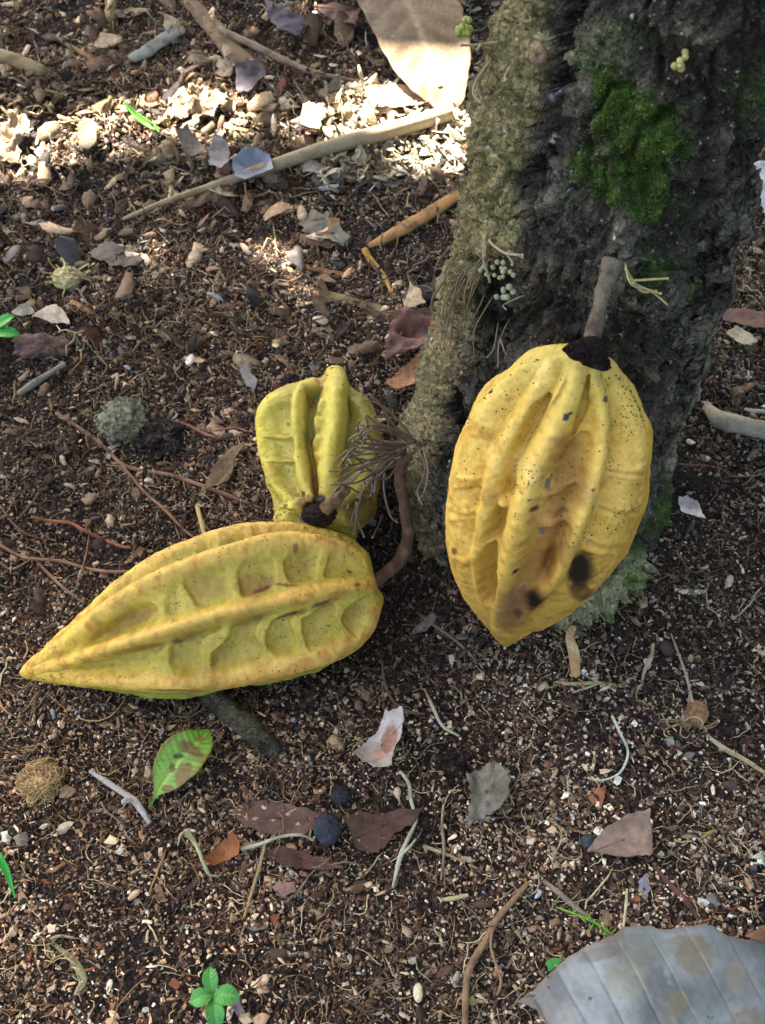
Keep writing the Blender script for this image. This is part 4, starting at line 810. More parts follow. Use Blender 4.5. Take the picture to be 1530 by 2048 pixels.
# big grey-blue leaf in the corner: a real leaf surface with raised veins
def big_leaf():
    poly = [(1028, 2006), (1062, 1984), (1090, 1955), (1140, 1915), (1180, 1896), (1215, 1882), (1245, 1864), (1270, 1861), (1330, 1869), (1400, 1857), (1450, 1880), (1490, 1890), (1560, 1882), (1660, 1930), (1750, 2040), (1740, 2160), (1600, 2250), (1420, 2260), (1260, 2200), (1150, 2120), (1098, 2066), (1072, 2022), (1050, 2010)]
    V, F, rel = sheet_geo(poly, dz=.012, th=.0006, curl=.008, fq=16, jag=2.2, NB=420, NR=120, seed=77, bowl=-.012, follow=.2)
    X = proj(V); a = np.array([1028., 2006.]); b = np.array([1760., 2130.]); d = (b - a) / np.linalg.norm(b - a); nrm = np.array([-d[1], d[0]])
    al = (X - a) @ d; ac = (X - a) @ nrm + 5 * fbm(V, 40, 2, .5, 78)
    al2 = X @ np.array([.88, -.47]) + 12 * fbm(V, 22, 2, .5, 79); k = al2 / 66.; vv = np.exp(-(((k - np.round(k)) * 62.) / 2.0) ** 2); k2_ = (al2 + 4 * fbm(V, 60, 2, .5, 74)) / 16.5; v2 = np.exp(-(((k2_ - np.round(k2_)) * 15.5) / 1.8) ** 2)
    k3 = (ac + 4 * fbm(V, 90, 2, .5, 76)) / 9.; v3 = np.exp(-(((k3 - np.round(k3)) * 9.) / 1.6) ** 2) * sstep(0, .5, fbm(V, 60, 2, .5, 75))
    V[:, 2] += -.0004 * vv + .0007 * (np.abs(k - np.round(k)) * 2) ** .7 + .0006 * fbm(V, 90, 3, .6, 82)
    n1 = fbm(V, 28, 5, .6, 80); n2 = fbm(V, 110, 4, .6, 81)
    c = mix(np.broadcast_to(hexc('595e5c'), V.shape), hexc('7e8686'), sstep(-.25, .45, n1)); c = mix(c, hexc('6e7066'), sstep(0, .6, n2) * .5)
    c = mix(c, hexc('3d4046'), np.clip(vv * .16 + v2 * .14 + v3 * .14, 0, 1) * sstep(-.6, .2, n2)); c = mix(c, hexc('a3abb0'), sstep(.25, .6, fbm(V, 70, 5, .65, 83)) * .35); c = mix(c, hexc('4c4a44'), sstep(.3, .55, fbm(V, 45, 5, .65, 84)) * .4)
    for x_, y_, ax, ay, h_, st, an in [(1390, 1912, 42, 34, '6d6350', .75, 50), (1375, 1890, 40, 20, '6d6350', .6, 0), (1275, 1905, 48, 30, '68675a', .6, 0), (1355, 2008, 20, 30, '73694f', .6, 20), (1500, 2040, 36, 24, '6d6350', .6, 0), (1205, 1905, 50, 14, '5c5348', .6, -15), (1250, 1960, 40, 40, '7a7a66', .5, 0), (1470, 1950, 20, 30, '7d7358', .5, 0), (1180, 1998, 4, 5, '3a3a3a', .9, 0), (1225, 1875, 25, 12, '6b5a48', .7, -20)]:
        c = blot(c, X, V, x_, y_, ax, ay, hexc(h_), st, an, int(x_), .3)
    edge_ = sstep(.93, 1.0, np.concatenate([np.repeat(((np.arange(120) / 119.) ** .8), 420)] * 2 + [[0]])); c = mix(c, hexc('6a5848'), edge_ * .6)
    return tag(build('fallen_leaf', V, F, c, M_BLUE), 'large grey-blue dead leaf with tan blotches and fine veins in the lower right corner', 'leaf', 'fallen leaves')
big_leaf()

def spine_leaf(name, cat, label, spine, hw, c1, c2, rib, mat=None, group=None, fold=.25, wave=.0015, nl=90, nw=24, vs_=9, th=.0006, spots=(), seedv=0, jag=.04, edge=None, parent=None):
    """leaf from a 3D midrib line with half widths in metres"""
    Q = smooth_line(np.hstack([np.array(spine), np.array(hw)[:, None]]), 12); C = Q[:, :3]; hwv = np.maximum(Q[:, 3], .0004)
    T = np.gradient(C, axis=0); T /= np.linalg.norm(T, axis=1)[:, None]; B = np.cross(T, [0, 0, 1.]); B /= np.linalg.norm(B, axis=1)[:, None]; N = np.cross(B, T)
    n = len(C); u_ = np.linspace(-1, 1, nw); al = np.linspace(0, 1, n)
    j = 1 + jag * fbm(np.stack([al * 40, al * 0 + seedv, al * 0], -1), 1, 3, .6, seedv)
    XY = C[:, None] + (B * (hwv * j)[:, None])[:, None] * u_[None, :, None]
    lift = fold * np.abs(u_)[None] ** 1.5 * hwv[:, None]; kk = al[:, None] * vs_ * 2 - np.abs(u_)[None] * 1.6; lift = lift + wave * np.abs(((kk % 1) - .5) * 2) * sstep(0, .3, np.abs(u_))[None]
    lift = lift + wave * 2.5 * fbm(XY, 25, 2, .5, seedv + 3)
    V = (XY + N[:, None] * lift[..., None]).reshape(-1, 3); X = proj(V)
    c = mix(np.broadcast_to(hexc(c1), V.shape), hexc(c2), sstep(-.25, .45, fbm(V, 50, 4, .6, seedv)))
    vn = np.exp(-(((kk % 1) - .5) / .07) ** 2) .ravel() * .4 + np.exp(-(np.broadcast_to(u_[None], (n, nw)) / .07) ** 2).ravel() * .9
    c = mix(c, hexc(rib), np.clip(vn, 0, 1))
    if edge: c = mix(c, hexc(edge), sstep(.75, 1, np.abs(np.broadcast_to(u_[None], (n, nw)).ravel()) + .15 * fbm(V, 150, 2, .5, 4)) * .7)
    for s0 in spots: c = blot(c, X, V, s0[0], s0[1], s0[2], s0[3], hexc(s0[4]), .85, s0[5] if len(s0) > 5 else 0, int(s0[0]), .25)
    bot = V - np.repeat(N, nw, 0) * th; nv = len(V); F = grid_faces(n, nw); k = np.arange(n - 1)
    s1 = np.stack([k * nw, (k + 1) * nw, nv + (k + 1) * nw, nv + k * nw], -1); s2 = np.stack([k * nw + nw - 1, nv + k * nw + nw - 1, nv + (k + 1) * nw + nw - 1, (k + 1) * nw + nw - 1], -1)
    o = build(name, np.vstack([V, bot]), [np.vstack([F, F[:, ::-1] + nv, s1, s2])], np.vstack([c, c]), mat or M_DRY, parent=parent)
    if label: tag(o, label, cat, group)
    return o
GL = 'fallen leaves'
spine_leaf('fallen_leaf', 'leaf', 'large curved brown dead leaf left of the trunk with its tip in the sun', [at(765, -170, .040), at(788, -60, .036), at(822, 20, .032), at(850, 90, .028), at(872, 155, .020), at(896, 205, .012), at(905, 228, .006)], [.046, .048, .046, .041, .031, .016, .002], '745c3e', '8a7252', 'a58c68', fold=.10, wave=.0012, nw=40, group=GL, seedv=4, vs_=5)
spine_leaf('green_leaf', 'leaf', 'fresh green leaf with brown blotches lying on the soil below the long pod', [on(298, 1618, .002), on(312, 1590, .004), on(332, 1560, .008), on(362, 1520, .012), on(395, 1485, .013), on(418, 1460, .010)], [.0008, .0016, .009, .0135, .0105, .001], '6a9a34', '7fa844', 'a9cf5e', M_GREEN, fold=.2, wave=.0008, group='green leaves', seedv=9, edge='7a5a24',
           spots=[(384, 1500, 30, 12, '6a4a20', 35), (366, 1548, 16, 26, '7a5a2a', 30), (360, 1512, 12, 5, '2d2a1a'), (335, 1578, 12, 8, '6d5526'), (345, 1535, 6, 9, '5f4a22'), (400, 1478, 10, 8, '8a6a30')])
# seedlings
def leaflet(par, px_, py_, ex, ey, z0, z1, hwpx, c1='5aa648', c2='4a9440', name='leaf'):
    a = at(px_, py_, z0); b = at(ex, ey, z1); w_ = hwpx * depth(b) / FPX; m1 = a + (b - a) * .3 + [0, 0, .002]; m2 = a + (b - a) * .65 + [0, 0, .002]
    return spine_leaf(name, '', None, [a, m1, m2, b], [.0004, w_ * .9, w_, .0004], c1, c2, '93c878', M_GREEN, fold=.22, wave=.0006, nl=40, nw=14, vs_=4, seedv=int(px_), parent=par, th=.0003)
o = on(428, 2015); SD = empty('seedling', o); tag(SD, 'tiny green seedling with four leaves at the bottom edge, left of centre', 'seedling', 'green seedlings')
g = tube_geo([o - [0, 0, .004], at(426, 1995, .010), at(427, 1985, .016)], [.0006, .0006, .0005], 8, 0); build('stem', g[0], g[1], hexc('8a7a4a'), M_GREEN, parent=SD)
for a_ in [(425, 1985, 420, 1935, .016, .020, 15), (425, 1990, 380, 2005, .016, .016, 17), (428, 1990, 480, 1995, .016, .017, 19), (427, 1995, 436, 2060, .015, .012, 18)]: leaflet(SD, *a_)
o = on(2, 672); SD2 = empty('seedling', o); tag(SD2, 'small bright green seedling with rounded leaves cut by the left edge', 'seedling', 'green seedlings')
g = tube_geo([on(-6, 690, -.004), on(-4, 665, .012)], [.0007, .0006], 8, 0); build('stem', g[0], g[1], hexc('6a8a3a'), M_GREEN, parent=SD2)
for a_ in [(-8, 662, 30, 632, .016, .022, 13), (-8, 672, 40, 672, .015, .014, 14), (-10, 668, -50, 650, .015, .02, 14)]: leaflet(SD2, *a_, c1='4fae46', c2='3f9a3c')
spine_leaf('grass_blade', 'grass blade', 'bright green grass blade at the left edge near the bottom', [on(-25, 1690, .012), on(-4, 1712, .014), on(14, 1745, .010), on(30, 1796, .002)], [.0012, .0020, .0017, .0003], '3fae3c', '57bf4a', '86d26a', M_GREEN, nw=10, fold=.5, wave=.0001, seedv=3)
spine_leaf('grass_blade', 'grass blade', 'small green blade standing in the sunlit strip at the top left', [on(318, 262, .004), on(295, 250, .010), on(268, 228, .018), on(247, 202, .026)], [.0030, .0042, .0028, .0004], '5aa23a', '7ab84a', '9fd070', M_GREEN, nw=10, fold=.4, wave=.0002, seedv=5)
sheet('green_scrap', 'leaf scrap', 'small green leaf scrap touching the edge of the grey-blue leaf', [(1088, 1928), (1105, 1918), (1124, 1920), (1120, 1932), (1098, 1945)], '4fa04a', '63b054', mat=M_GREEN, jag=1)
sheet('green_scrap', 'leaf scrap', 'tiny green scrap between the forked twig and the grey-blue leaf', [(936, 1994), (946, 1992), (950, 2006), (940, 2014)], '4fa04a', '63b054', mat=M_GREEN, jag=.6, NB=50)

GS = 'dead sticks and twigs'
stick('stick', 'stick', 'long straight pale stick crossing diagonally from the sunny patch down to the left', [(246, 438), (330, 404), (420, 374), (520, 340), (640, 300), (760, 266), (900, 226)], [6, 12, 16, 23, 29, 32, 30], 'a08e6e', '86744f', group=GS, rough=.08, dz=.009)
stick('stick', 'stick', 'flat tan stick with split bark pointing at the trunk from the left', [(738, 492), (790, 466), (860, 426), (905, 396), (960, 368)], [14, 30, 32, 28, 24], 'a87d4c', '7c5b36', group=GS, flat=.45, dz=.004)
stick('stick', 'stick', 'thin orange-brown stick forking downward beside the flat tan stick', [(728, 498), (745, 525), (768, 552), (786, 590)], [14, 14, 10, 8], 'b9924c', '8a6430', group=GS, flat=.6)
stick('bark_strip', 'bark strip', 'wide brown bark strip slanting down from the top edge, left of centre', [(362, -20), (400, 25), (440, 70), (480, 115), (522, 142)], [26, 36, 42, 46, 34], '7c664a', '5d4a38', group=GS, flat=.28, rough=.25, dz=.004)
stick('twig', 'twig', 'long thin twig running right from the wide bark strip at the top', [(438, 58), (510, 92), (570, 122), (640, 148), (725, 163)], [12, 14, 14, 10, 5], '86745c', '63513d', group=GS, dz=.008)
stick('stick', 'stick', 'short pale broken stick entering from the left edge near the top', [(-20, 108), (30, 122), (86, 144)], [30, 30, 26], '8f7d58', '6c5a3e', group=GS)
stick('stick', 'stick', 'stubby pale stick hanging from the top edge at the upper left', [(222, -30), (222, 10), (220, 42)], [24, 24, 20], '8a774e', '6a5836', group=GS)
stick('bark_strip', 'bark strip', 'grey curled bark piece with a pale end near the top left', [(262, 118), (300, 98), (350, 62)], [30, 36, 34], '7d7b70', '5e5c50', group=GS, flat=.3, rough=.3, dz=.006)
stick('bark_strip', 'bark strip', 'dark brown bark strip below the grey curled bark piece', [(136, 154), (190, 146), (240, 118), (262, 108)], [14, 22, 22, 14], '4c4038', '352b26', group=GS, flat=.4)
stick('twig', 'twig', 'brown twig lying left of the big brown leaf just above the sun strip', [(570, 180), (610, 205), (650, 228), (690, 246)], [6, 10, 12, 8], '7d6850', '55443a', group=GS)
stick('twig', 'twig', 'short upright reddish twig left of the big brown leaf', [(532, 158), (542, 195), (550, 228)], [9, 10, 6], '7a5a48', '55403a', group=GS)
stick('twig', 'twig', 'short dark upright twig at the left above the sun strip', [(76, 160), (80, 195), (78, 236)], [12, 10, 10], '5c4a40', '403430', group=GS)
stick('twig', 'twig', 'small golden twig lying at the upper left between two bark pieces', [(104, 72), (140, 92), (188, 120)], [7, 9, 12], '876b42', '5d4a30', group=GS)
stick('bark_strip', 'bark strip', 'long flat olive-brown strip lying above the pods and left of the trunk', [(586, 572), (640, 585), (700, 602), (760, 618), (806, 636)], [8, 18, 24, 20, 12], '83734e', '65563a', group=GS, flat=.3)
stick('bark_strip', 'bark strip', 'rusty flat strip just above the long olive-brown strip', [(576, 528), (620, 535), (660, 545), (706, 552)], [6, 14, 16, 10], '9a6b44', '74503a', group=GS, flat=.35)
stick('twig', 'twig', 'pale grey twig with a side knot left of the green leaf', [(180, 1542), (215, 1565), (250, 1588), (270, 1602), (284, 1622), (300, 1645)], [8, 12, 13, 15, 13, 10], 'a09a92', '6d6660', group=GS, dz=.003, parts=[([(262, 1600, .004), (250, 1602, .006), (244, 1606, .006)], 12)])
stick('twig', 'twig', 'long forked brown twig reaching the bottom edge right of centre', [(1056, 1765), (1020, 1808), (992, 1840), (972, 1880), (940, 1935), (932, 1980), (930, 2060)], [9, 12, 13, 13, 15, 14, 14], '83694c', '5d4936', group=GS, dz=.003, parts=[([(985, 1855, .003), (982, 1895, .002), (996, 1940, .001), (1002, 1965), (994, 1990)], 6), ([(985, 1852, .002), (972, 1852, .006)], 6)])
stick('twig', 'twig', 'straight grey-brown twig leading to the mossy shoots above the grey-blue leaf', [(1088, 1762), (1120, 1788), (1155, 1818), (1185, 1842)], [9, 12, 11, 8], '857463', '5f5145', group=GS, dz=.001)
stick('twig', 'twig', 'dark curved twig running into the grey-blue leaf from above', [(1302, 1726), (1330, 1760), (1370, 1800), (1400, 1840), (1420, 1870)], [8, 11, 15, 11, 6], '5c4038', '43302c', group=GS)
stick('moss_shoot', 'moss shoot', 'bright green branching moss shoots above the grey-blue leaf', [(1112, 1814, .002), (1150, 1828, .004), (1190, 1846, .004), (1228, 1872, .003)], [3, 5, 6, 6], '7fae3c', '5f9a30', mat=M_GREEN, sides=7,
      parts=[([(1150 + 12 * k, 1828 + 7 * k, .004), (1150 + 12 * k + dx_, 1828 + 7 * k + dy_, .007)], 3.2) for k, (dx_, dy_) in enumerate([(-6, -16), (10, 10), (8, -18), (-8, 14), (14, -12), (-2, 16), (10, -14), (12, 8)])])
stick('stick', 'stick', 'pale lichen-covered stick at the right edge beside the trunk', [(1412, 812), (1440, 838), (1480, 850), (1560, 868)], [16, 34, 36, 36], '9c927c', '736552', group=GS, dz=.006)
stick('twig', 'twig', 'small pale twig lying above the lichen-covered stick at the right edge', [(1490, 818), (1510, 822), (1560, 825)], [6, 8, 8], 'a39c8c', '7a7262', group=GS, dz=.02)
stick('twig', 'twig', 'mouldy green-grey stub lying left of the grey moss clump', [(38, 788), (70, 766), (104, 744), (130, 728)], [14, 16, 12, 14], '7f7c6a', '55523f', group=GS)
stick('twig', 'twig', 'pale splinter lying diagonally at left, above the moss clump', [(300, 652), (330, 672), (366, 696)], [9, 12, 8], '8c7d68', '66583f', group=GS, flat=.5)
stick('twig', 'twig', 'thin upright straw touching the top of the long pod', [(394, 1012, .006), (402, 1042, .006), (410, 1074, .004)], [9, 10, 8], 'b09c62', '87703c', group=GS)
stick('wood_chip', 'wood chip', 'upright tan splinter standing just below the hanging pod', [(1146, 1252, .012), (1140, 1275, .010), (1148, 1310, .006), (1152, 1352, .002)], [14, 18, 24, 18], 'b08a5c', 'c9ae84', flat=.5, dz=.003)
stick('straw', 'straw', 'pale split straw lying crosswise under the tan splinter', [(1112, 1364), (1150, 1368), (1200, 1366), (1244, 1374)], [4, 9, 7, 5], 'b3a67e', '8a7a54', group='straws and stems', parts=[([(1145, 1385), (1185, 1372), (1200, 1366)], 4)])
stick('straw', 'straw', 'white curled shaving right of the trunk foot', [(1350, 1176), (1366, 1182), (1390, 1184), (1422, 1180)], [5, 13, 12, 6], 'cfc8ac', 'b0a88c', group='straws and stems', flat=.5)
stick('straw', 'straw', 'thin blue-green jointed stem leaning left of the forked twig', [(834, 1640, .004), (815, 1680, .005), (800, 1715, .005), (786, 1775, .002)], [5, 8, 10, 6], 'a5a68c', '7d7f66', group='straws and stems', parts=[([(800, 1712, .005), (815, 1698, .006), (832, 1678, .004)], 6), ([(803, 1710, .004), (780, 1724, .003)], 3)])
stick('straw', 'straw', 'pale stem with a kink lying above the thin blue-green stem', [(800, 1542, .004), (818, 1568, .006), (822, 1600, .004), (834, 1640, .002)], [6, 8, 8, 6], 'a8a68a', '7f7c62', group='straws and stems')
stick('straw', 'straw', 'white thread-like stem bowed in an arc right of centre', [(1224, 1432, .006), (1240, 1465, .008), (1256, 1505, .008), (1240, 1545, .005), (1205, 1560, .004), (1175, 1556, .002)], [6, 6, 5, 5, 4, 4], 'b4b8a0', '8a8c78', group='straws and stems', sides=8)
stick('straw', 'straw', 'thin pale stalk rising from the round seed husk at the right', [(1385, 1405, .012), (1372, 1350, .016), (1358, 1310, .012), (1342, 1268, .004)], [6, 6, 5, 4], '9c8d70', '7a6b50', group='straws and stems', sides=8)
stick('straw', 'straw', 'curved pale straw standing right of the tan splinter', [(1306, 1288, .006), (1302, 1315, .007), (1290, 1340, .005), (1284, 1364, .002)], [6, 9, 8, 4], 'a89c80', '7f7258', group='straws and stems')
stick('straw', 'straw', 'pale straw between the hanging pod tip and the orange leaf fragment', [(852, 1384, .002), (866, 1415, .005), (885, 1452, .004), (918, 1472, .002)], [5, 7, 6, 5], 'a5a084', '7a735a', group='straws and stems')
stick('straw', 'straw', 'pale stem curving from the orange leaf tip to the dark blue-black pebble', [(482, 1698, .006), (520, 1688, .008), (560, 1674, .008), (600, 1670, .007), (628, 1680, .005)], [8, 7, 6, 6, 5], 'b0aa90', '857c62', group='straws and stems')
stick('straw', 'straw', 'upright tan straw crossing the stem below the brown oval leaf', [(532, 1678, .008), (520, 1730, .004), (508, 1770, .003), (488, 1836, .001)], [6, 7, 7, 6], '9b8560', '75603f', group='straws and stems')
stick('straw', 'straw', 'pale bent stem with a withered green head under the green leaf', [(372, 1660, .006), (392, 1690, .005), (405, 1720, .004), (418, 1748, .002), (436, 1752, .002)], [16, 9, 9, 7, 4], 'a8a67c', '7c7a54', group='straws and stems', rough=.4, parts=[([(375, 1664, .006), (362, 1668, .010), (356, 1690, .004)], 5), ([(378, 1660, .006), (390, 1662, .008)], 8)])
stick('straw', 'straw', 'flattened pale green stem lying at lower left', [(92, 1876), (125, 1902), (150, 1925), (166, 1960), (150, 1990)], [6, 10, 16, 18, 8], '8f8c66', '6a6848', group='straws and stems', flat=.4, parts=[([(96, 1880), (120, 1872), (150, 1876)], 6)])
stick('straw', 'straw', 'thin upright straw near the skeleton leaf left of the forked twig', [(887, 1610, .002), (884, 1650, .003), (888, 1700, .002), (882, 1760, .001)], [5, 6, 6, 4], '96896a', '6f6248', group='straws and stems')
stick('straw', 'straw', 'short pale straw lying level between the forked twig and the jointed stem', [(880, 1800), (910, 1796), (936, 1790)], [7, 9, 7], 'b5a578', '8a7a52', group='straws and stems')
stick('straw', 'straw', 'slanting straw lying right of the jointed blue-green stem', [(846, 1692), (880, 1704), (930, 1724)], [7, 7, 6], 'a89b74', '7d7050', group='straws and stems')
stick('straw', 'straw', 'small upright straw just above the top edge of the grey-blue leaf', [(1254, 1778, .002), (1252, 1810, .004), (1246, 1862, .003)], [5, 6, 5], 'b8b088', '8a8260', group='straws and stems')
stick('straw', 'straw', 'golden splinter at the right edge below the seed husk', [(1402, 1676), (1420, 1666), (1432, 1660)], [6, 9, 5], 'b59a5c', '8d743e', group='straws and stems')
stick('straw', 'straw', 'woody pale splinter running to the right edge below the seed husk', [(1412, 1470), (1450, 1498), (1490, 1520), (1530, 1546)], [8, 12, 11, 8], 'a8997a', '7b6c50', group='straws and stems', flat=.5)
stick('straw', 'straw', 'dark dry stalk arching in the shade under the two left pods', [(764, 1320, .002), (768, 1360, .004), (785, 1400, .004), (820, 1424, .003), (850, 1428, .001)], [5, 6, 6, 6, 5], '5c4a38', '43362a', group='straws and stems')
stick('straw', 'straw', 'long thin grey stalk lying between the lying pod and the hanging pod tip', [(838, 1228, .002), (870, 1252, .004), (910, 1280, .004), (955, 1322, .002)], [7, 6, 6, 4], '6d6456', '4a443c', group='straws and stems')
# reddish rootlets
def rootlet(label, lines, colr='7a5440', seed=0):
    parts = []
    for pl, w_ in lines:
        p3 = [on(x_, y_, .0035 + .002 * math.sin(i * 2.1 + seed)) for i, (x_, y_) in enumerate(pl)]; r_ = [w_ * .5 * depth(p_) / FPX * 1.0 for p_ in p3]; r_[-1] *= .5
        g = tube_geo(p3, r_, 8, .2, seed, seg=8, fq=500); parts.append((g[0], g[1], mix(np.broadcast_to(hexc(colr), g[0].shape), hexc('553c30'), sstep(-.1, .5, fbm(g[0], 150, 3, .6, seed)))))
    V, F, C_ = join(parts); return tag(build('rootlet', V, F, C_, M_WOOD), label, 'root', 'thin reddish roots')
rootlet('long reddish-tan root branching across the soil left of the short pod', [([(112, 826), (150, 850), (205, 890), (240, 925), (270, 938), (340, 950), (400, 970), (450, 988), (522, 1016)], 8), ([(240, 925), (262, 952), (290, 985), (330, 1020), (366, 1058), (395, 1080)], 6), ([(205, 890), (196, 870), (215, 850)], 3)], '806048', 1)
rootlet('bright orange root branching above the tip of the lying pod', [([(62, 1034), (100, 1042), (140, 1046), (170, 1062), (205, 1078), (240, 1092), (262, 1096)], 7), ([(170, 1062), (180, 1040), (215, 1030)], 3)], '8a5538', 2)
rootlet('pale orange root lying level towards the top of the lying pod', [([(0, 1090), (40, 1112), (70, 1118), (120, 1122), (180, 1138), (230, 1144), (285, 1140)], 7), ([(70, 1118), (100, 1150), (130, 1178), (170, 1208)], 6), ([(0, 1125), (20, 1138), (40, 1132), (62, 1118)], 5), ([(180, 1060), (172, 1110), (160, 1150), (150, 1180)], 4)], '86644a', 3)
rootlet('short red root piece lying above the long branching root', [([(352, 842), (385, 855), (420, 872), (450, 876), (500, 868)], 7), ([(430, 862), (470, 856), (500, 864)], 5)], '805844', 4)
rootlet('fine brown root at the left edge above the pod tip', [([(0, 1010), (20, 1040), (50, 1066), (90, 1080)], 4), ([(30, 1045), (60, 1010), (78, 985)], 4)], '6e4c38', 5)
rootlet('faint brown root running along the soil right of the pod stalk', [([(1320, 920), (1370, 930), (1420, 932), (1470, 950)], 4), ([(1370, 930), (1400, 912)], 3)], '6a4636', 6)

# leaf pieces
sheet('fallen_leaf', 'leaf', 'oval reddish-brown leaf lying flat left of the dark pebble', [(468, 1625), (490, 1606), (520, 1602), (560, 1606), (610, 1618), (650, 1632), (640, 1660), (590, 1676), (530, 1668), (480, 1650)], '604840', '6e5548', group=GL, veins=(468, 1632, 650, 1645, 22, .8, '5a3a30'), curl=.003, spots=[(528, 1615, 5, 3, 'd8cfc0'), (575, 1628, 4, 3, 'd8cfc0'), (545, 1640, 4, 3, 'cfc0b0'), (510, 1636, 3, 3, 'cfc0b0')])
sheet('fallen_leaf', 'leaf', 'torn red-brown leaf right of the dark pebble', [(690, 1640), (720, 1625), (760, 1630), (800, 1625), (850, 1622), (830, 1650), (790, 1672), (760, 1712), (720, 1705), (700, 1670)], '5c4238', '4c382f', group=GL, curl=.006, jag=4)
sheet('fallen_leaf', 'leaf', 'dark brown narrow leaf under the oval reddish leaf', [(520, 1712), (560, 1696), (610, 1706), (660, 1728), (690, 1742), (640, 1746), (580, 1740)], '4a3028', '5c3c30', group=GL)
sheet('leaf_fragment', 'leaf piece', 'bright orange folded leaf tip below the green leaf', [(412, 1738), (430, 1708), (450, 1690), (472, 1680), (484, 1700), (480, 1722), (455, 1730), (430, 1742)], '9c6238', '7c4e30', group=GL, bowl=.008, dz=.004)
stick('straw', 'straw', 'thin dark leaf stalk trailing left from the orange leaf tip', [(500, 1722), (455, 1730), (415, 1745), (380, 1775), (345, 1805), (330, 1830)], [5, 7, 10, 12, 9, 4], '4a3430', '3a2826', group='straws and stems', flat=.5)
sheet('leaf_fragment', 'leaf piece', 'white and rust-orange torn leaf piece under the two left pods', [(770, 1444), (806, 1442), (804, 1480), (790, 1505), (782, 1550), (750, 1556), (706, 1528), (730, 1500), (755, 1475)], 'bcb0a6', 'a39284', group=GL, spots=[(778, 1478, 16, 26, '94603f', .8, 10), (755, 1510, 12, 10, 'c99a80'), (760, 1545, 20, 8, 'dfe0e0')], bowl=.010, dz=.006, curl=.003)
sheet('leaf_fragment', 'leaf piece', 'pinkish-tan mottled leaf piece right of the forked twig top', [(1166, 1718), (1190, 1685), (1215, 1662), (1250, 1640), (1290, 1636), (1296, 1680), (1300, 1718), (1240, 1722)], '937c6c', '75614f', group=GL, bowl=.006, dz=.006, cf=130, jag=2.5)
sheet('leaf_fragment', 'leaf piece', 'small rust-orange leaf bit above the mottled leaf piece', [(1176, 1600), (1188, 1578), (1212, 1574), (1206, 1600), (1200, 1618), (1182, 1612)], '9a6242', '82503a', group=GL, jag=3)
sheet('skeleton_leaf', 'leaf', 'grey crumpled skeleton leaf lying right of the jointed stem', [(930, 1560), (960, 1545), (990, 1530), (1015, 1560), (1020, 1600), (1000, 1630), (965, 1645), (935, 1660), (938, 1610)], '7d7666', '5c5748', group=GL, curl=.010, fq=70, dz=.004, jag=5, cf=160)
sheet('leaf_fragment', 'leaf piece', 'small lilac-grey pointed leaf piece left of the dark curved twig', [(1275, 1768), (1290, 1750), (1298, 1775), (1290, 1808), (1278, 1790)], '8a8790', '6a676f', group=GL, NB=60)
sheet('leaf_fragment', 'leaf piece', 'white feathery leaf scrap right of the hanging pod', [(1350, 1010), (1370, 1005), (1392, 1020), (1402, 1062), (1380, 1045), (1356, 1040)], 'b8ada8', 'd8d2cf', group=GL, bowl=.006, dz=.004, jag=3)
sheet('fallen_leaf', 'leaf', 'tan-brown curled leaf tucked between the short pod and the trunk', [(770, 808), (800, 770), (840, 735), (872, 712), (868, 745), (850, 775), (822, 808), (790, 820)], '9a6c46', '80583a', group=GL, dz=.014, bowl=.010, veins=(775, 812, 870, 715, 20, .8, 'a87a54'))
sheet('fallen_leaf', 'leaf', 'crumpled dull red-brown leaf left of the trunk above the tan-brown curled leaf', [(775, 690), (800, 660), (850, 645), (885, 665), (880, 705), (850, 730), (810, 745), (772, 760)], '6d4a3c', '53382e', group=GL, dz=.012, curl=.012, fq=60)
sheet('leaf_fragment', 'leaf piece', 'pale tan triangular leaf piece standing just left of the trunk', [(806, 655), (812, 620), (818, 602), (835, 615), (850, 642), (830, 650)], 'b39a74', 'c4ae88', group=GL, dz=.018)
sheet('leaf_fragment', 'leaf piece', 'small orange-red leaf scrap touching the left side of the trunk', [(858, 690), (866, 678), (874, 688), (872, 702), (860, 704)], 'b3542c', '9a4426', group=GL, dz=.02, NB=50)
sheet('leaf_fragment', 'leaf piece', 'pale beige leaf piece near the left edge above the stony lump', [(70, 650), (95, 625), (115, 622), (130, 628), (144, 660), (110, 660)], 'a3927a', 'b5a68c', group=GL, dz=.006)
sheet('leaf_fragment', 'leaf piece', 'grey-green thin leaf piece beside the seedling at the left edge', [(28, 640), (45, 624), (65, 622), (74, 640), (50, 646)], '7f7d6a', '6a6856', group=GL, dz=.004)
sheet('fallen_leaf', 'leaf', 'narrow olive-brown leaf standing up left of the short pod', [(405, 1005), (420, 975), (445, 940), (470, 915), (494, 903), (480, 940), (460, 980), (435, 992)], '6f5a38', '5a482e', group=GL, dz=.010, veins=(405, 1005, 494, 903, 16, .9, '8a7550'))
sheet('leaf_fragment', 'leaf piece', 'grey curled leaf piece on the long pale stick', [(420, 340), (440, 315), (462, 330), (466, 365), (450, 385), (428, 380)], '85807a', '6e665e', group=GL, dz=.018, bowl=.008)
sheet('leaf_fragment', 'leaf piece', 'bluish-grey shiny leaf piece lying across the long pale stick', [(468, 360), (490, 340), (520, 338), (545, 352), (552, 378), (520, 385), (500, 410), (478, 400)], '6c7480', '5f6268', group=GL, dz=.016, bowl=.008, mat=M_BLUE)
sheet('leaf_fragment', 'leaf piece', 'brown twisted leaf piece above the long pale stick', [(360, 305), (385, 298), (410, 320), (420, 350), (395, 345), (372, 330)], '7a6c5c', '5c5044', group=GL, dz=.014, bowl=.008)
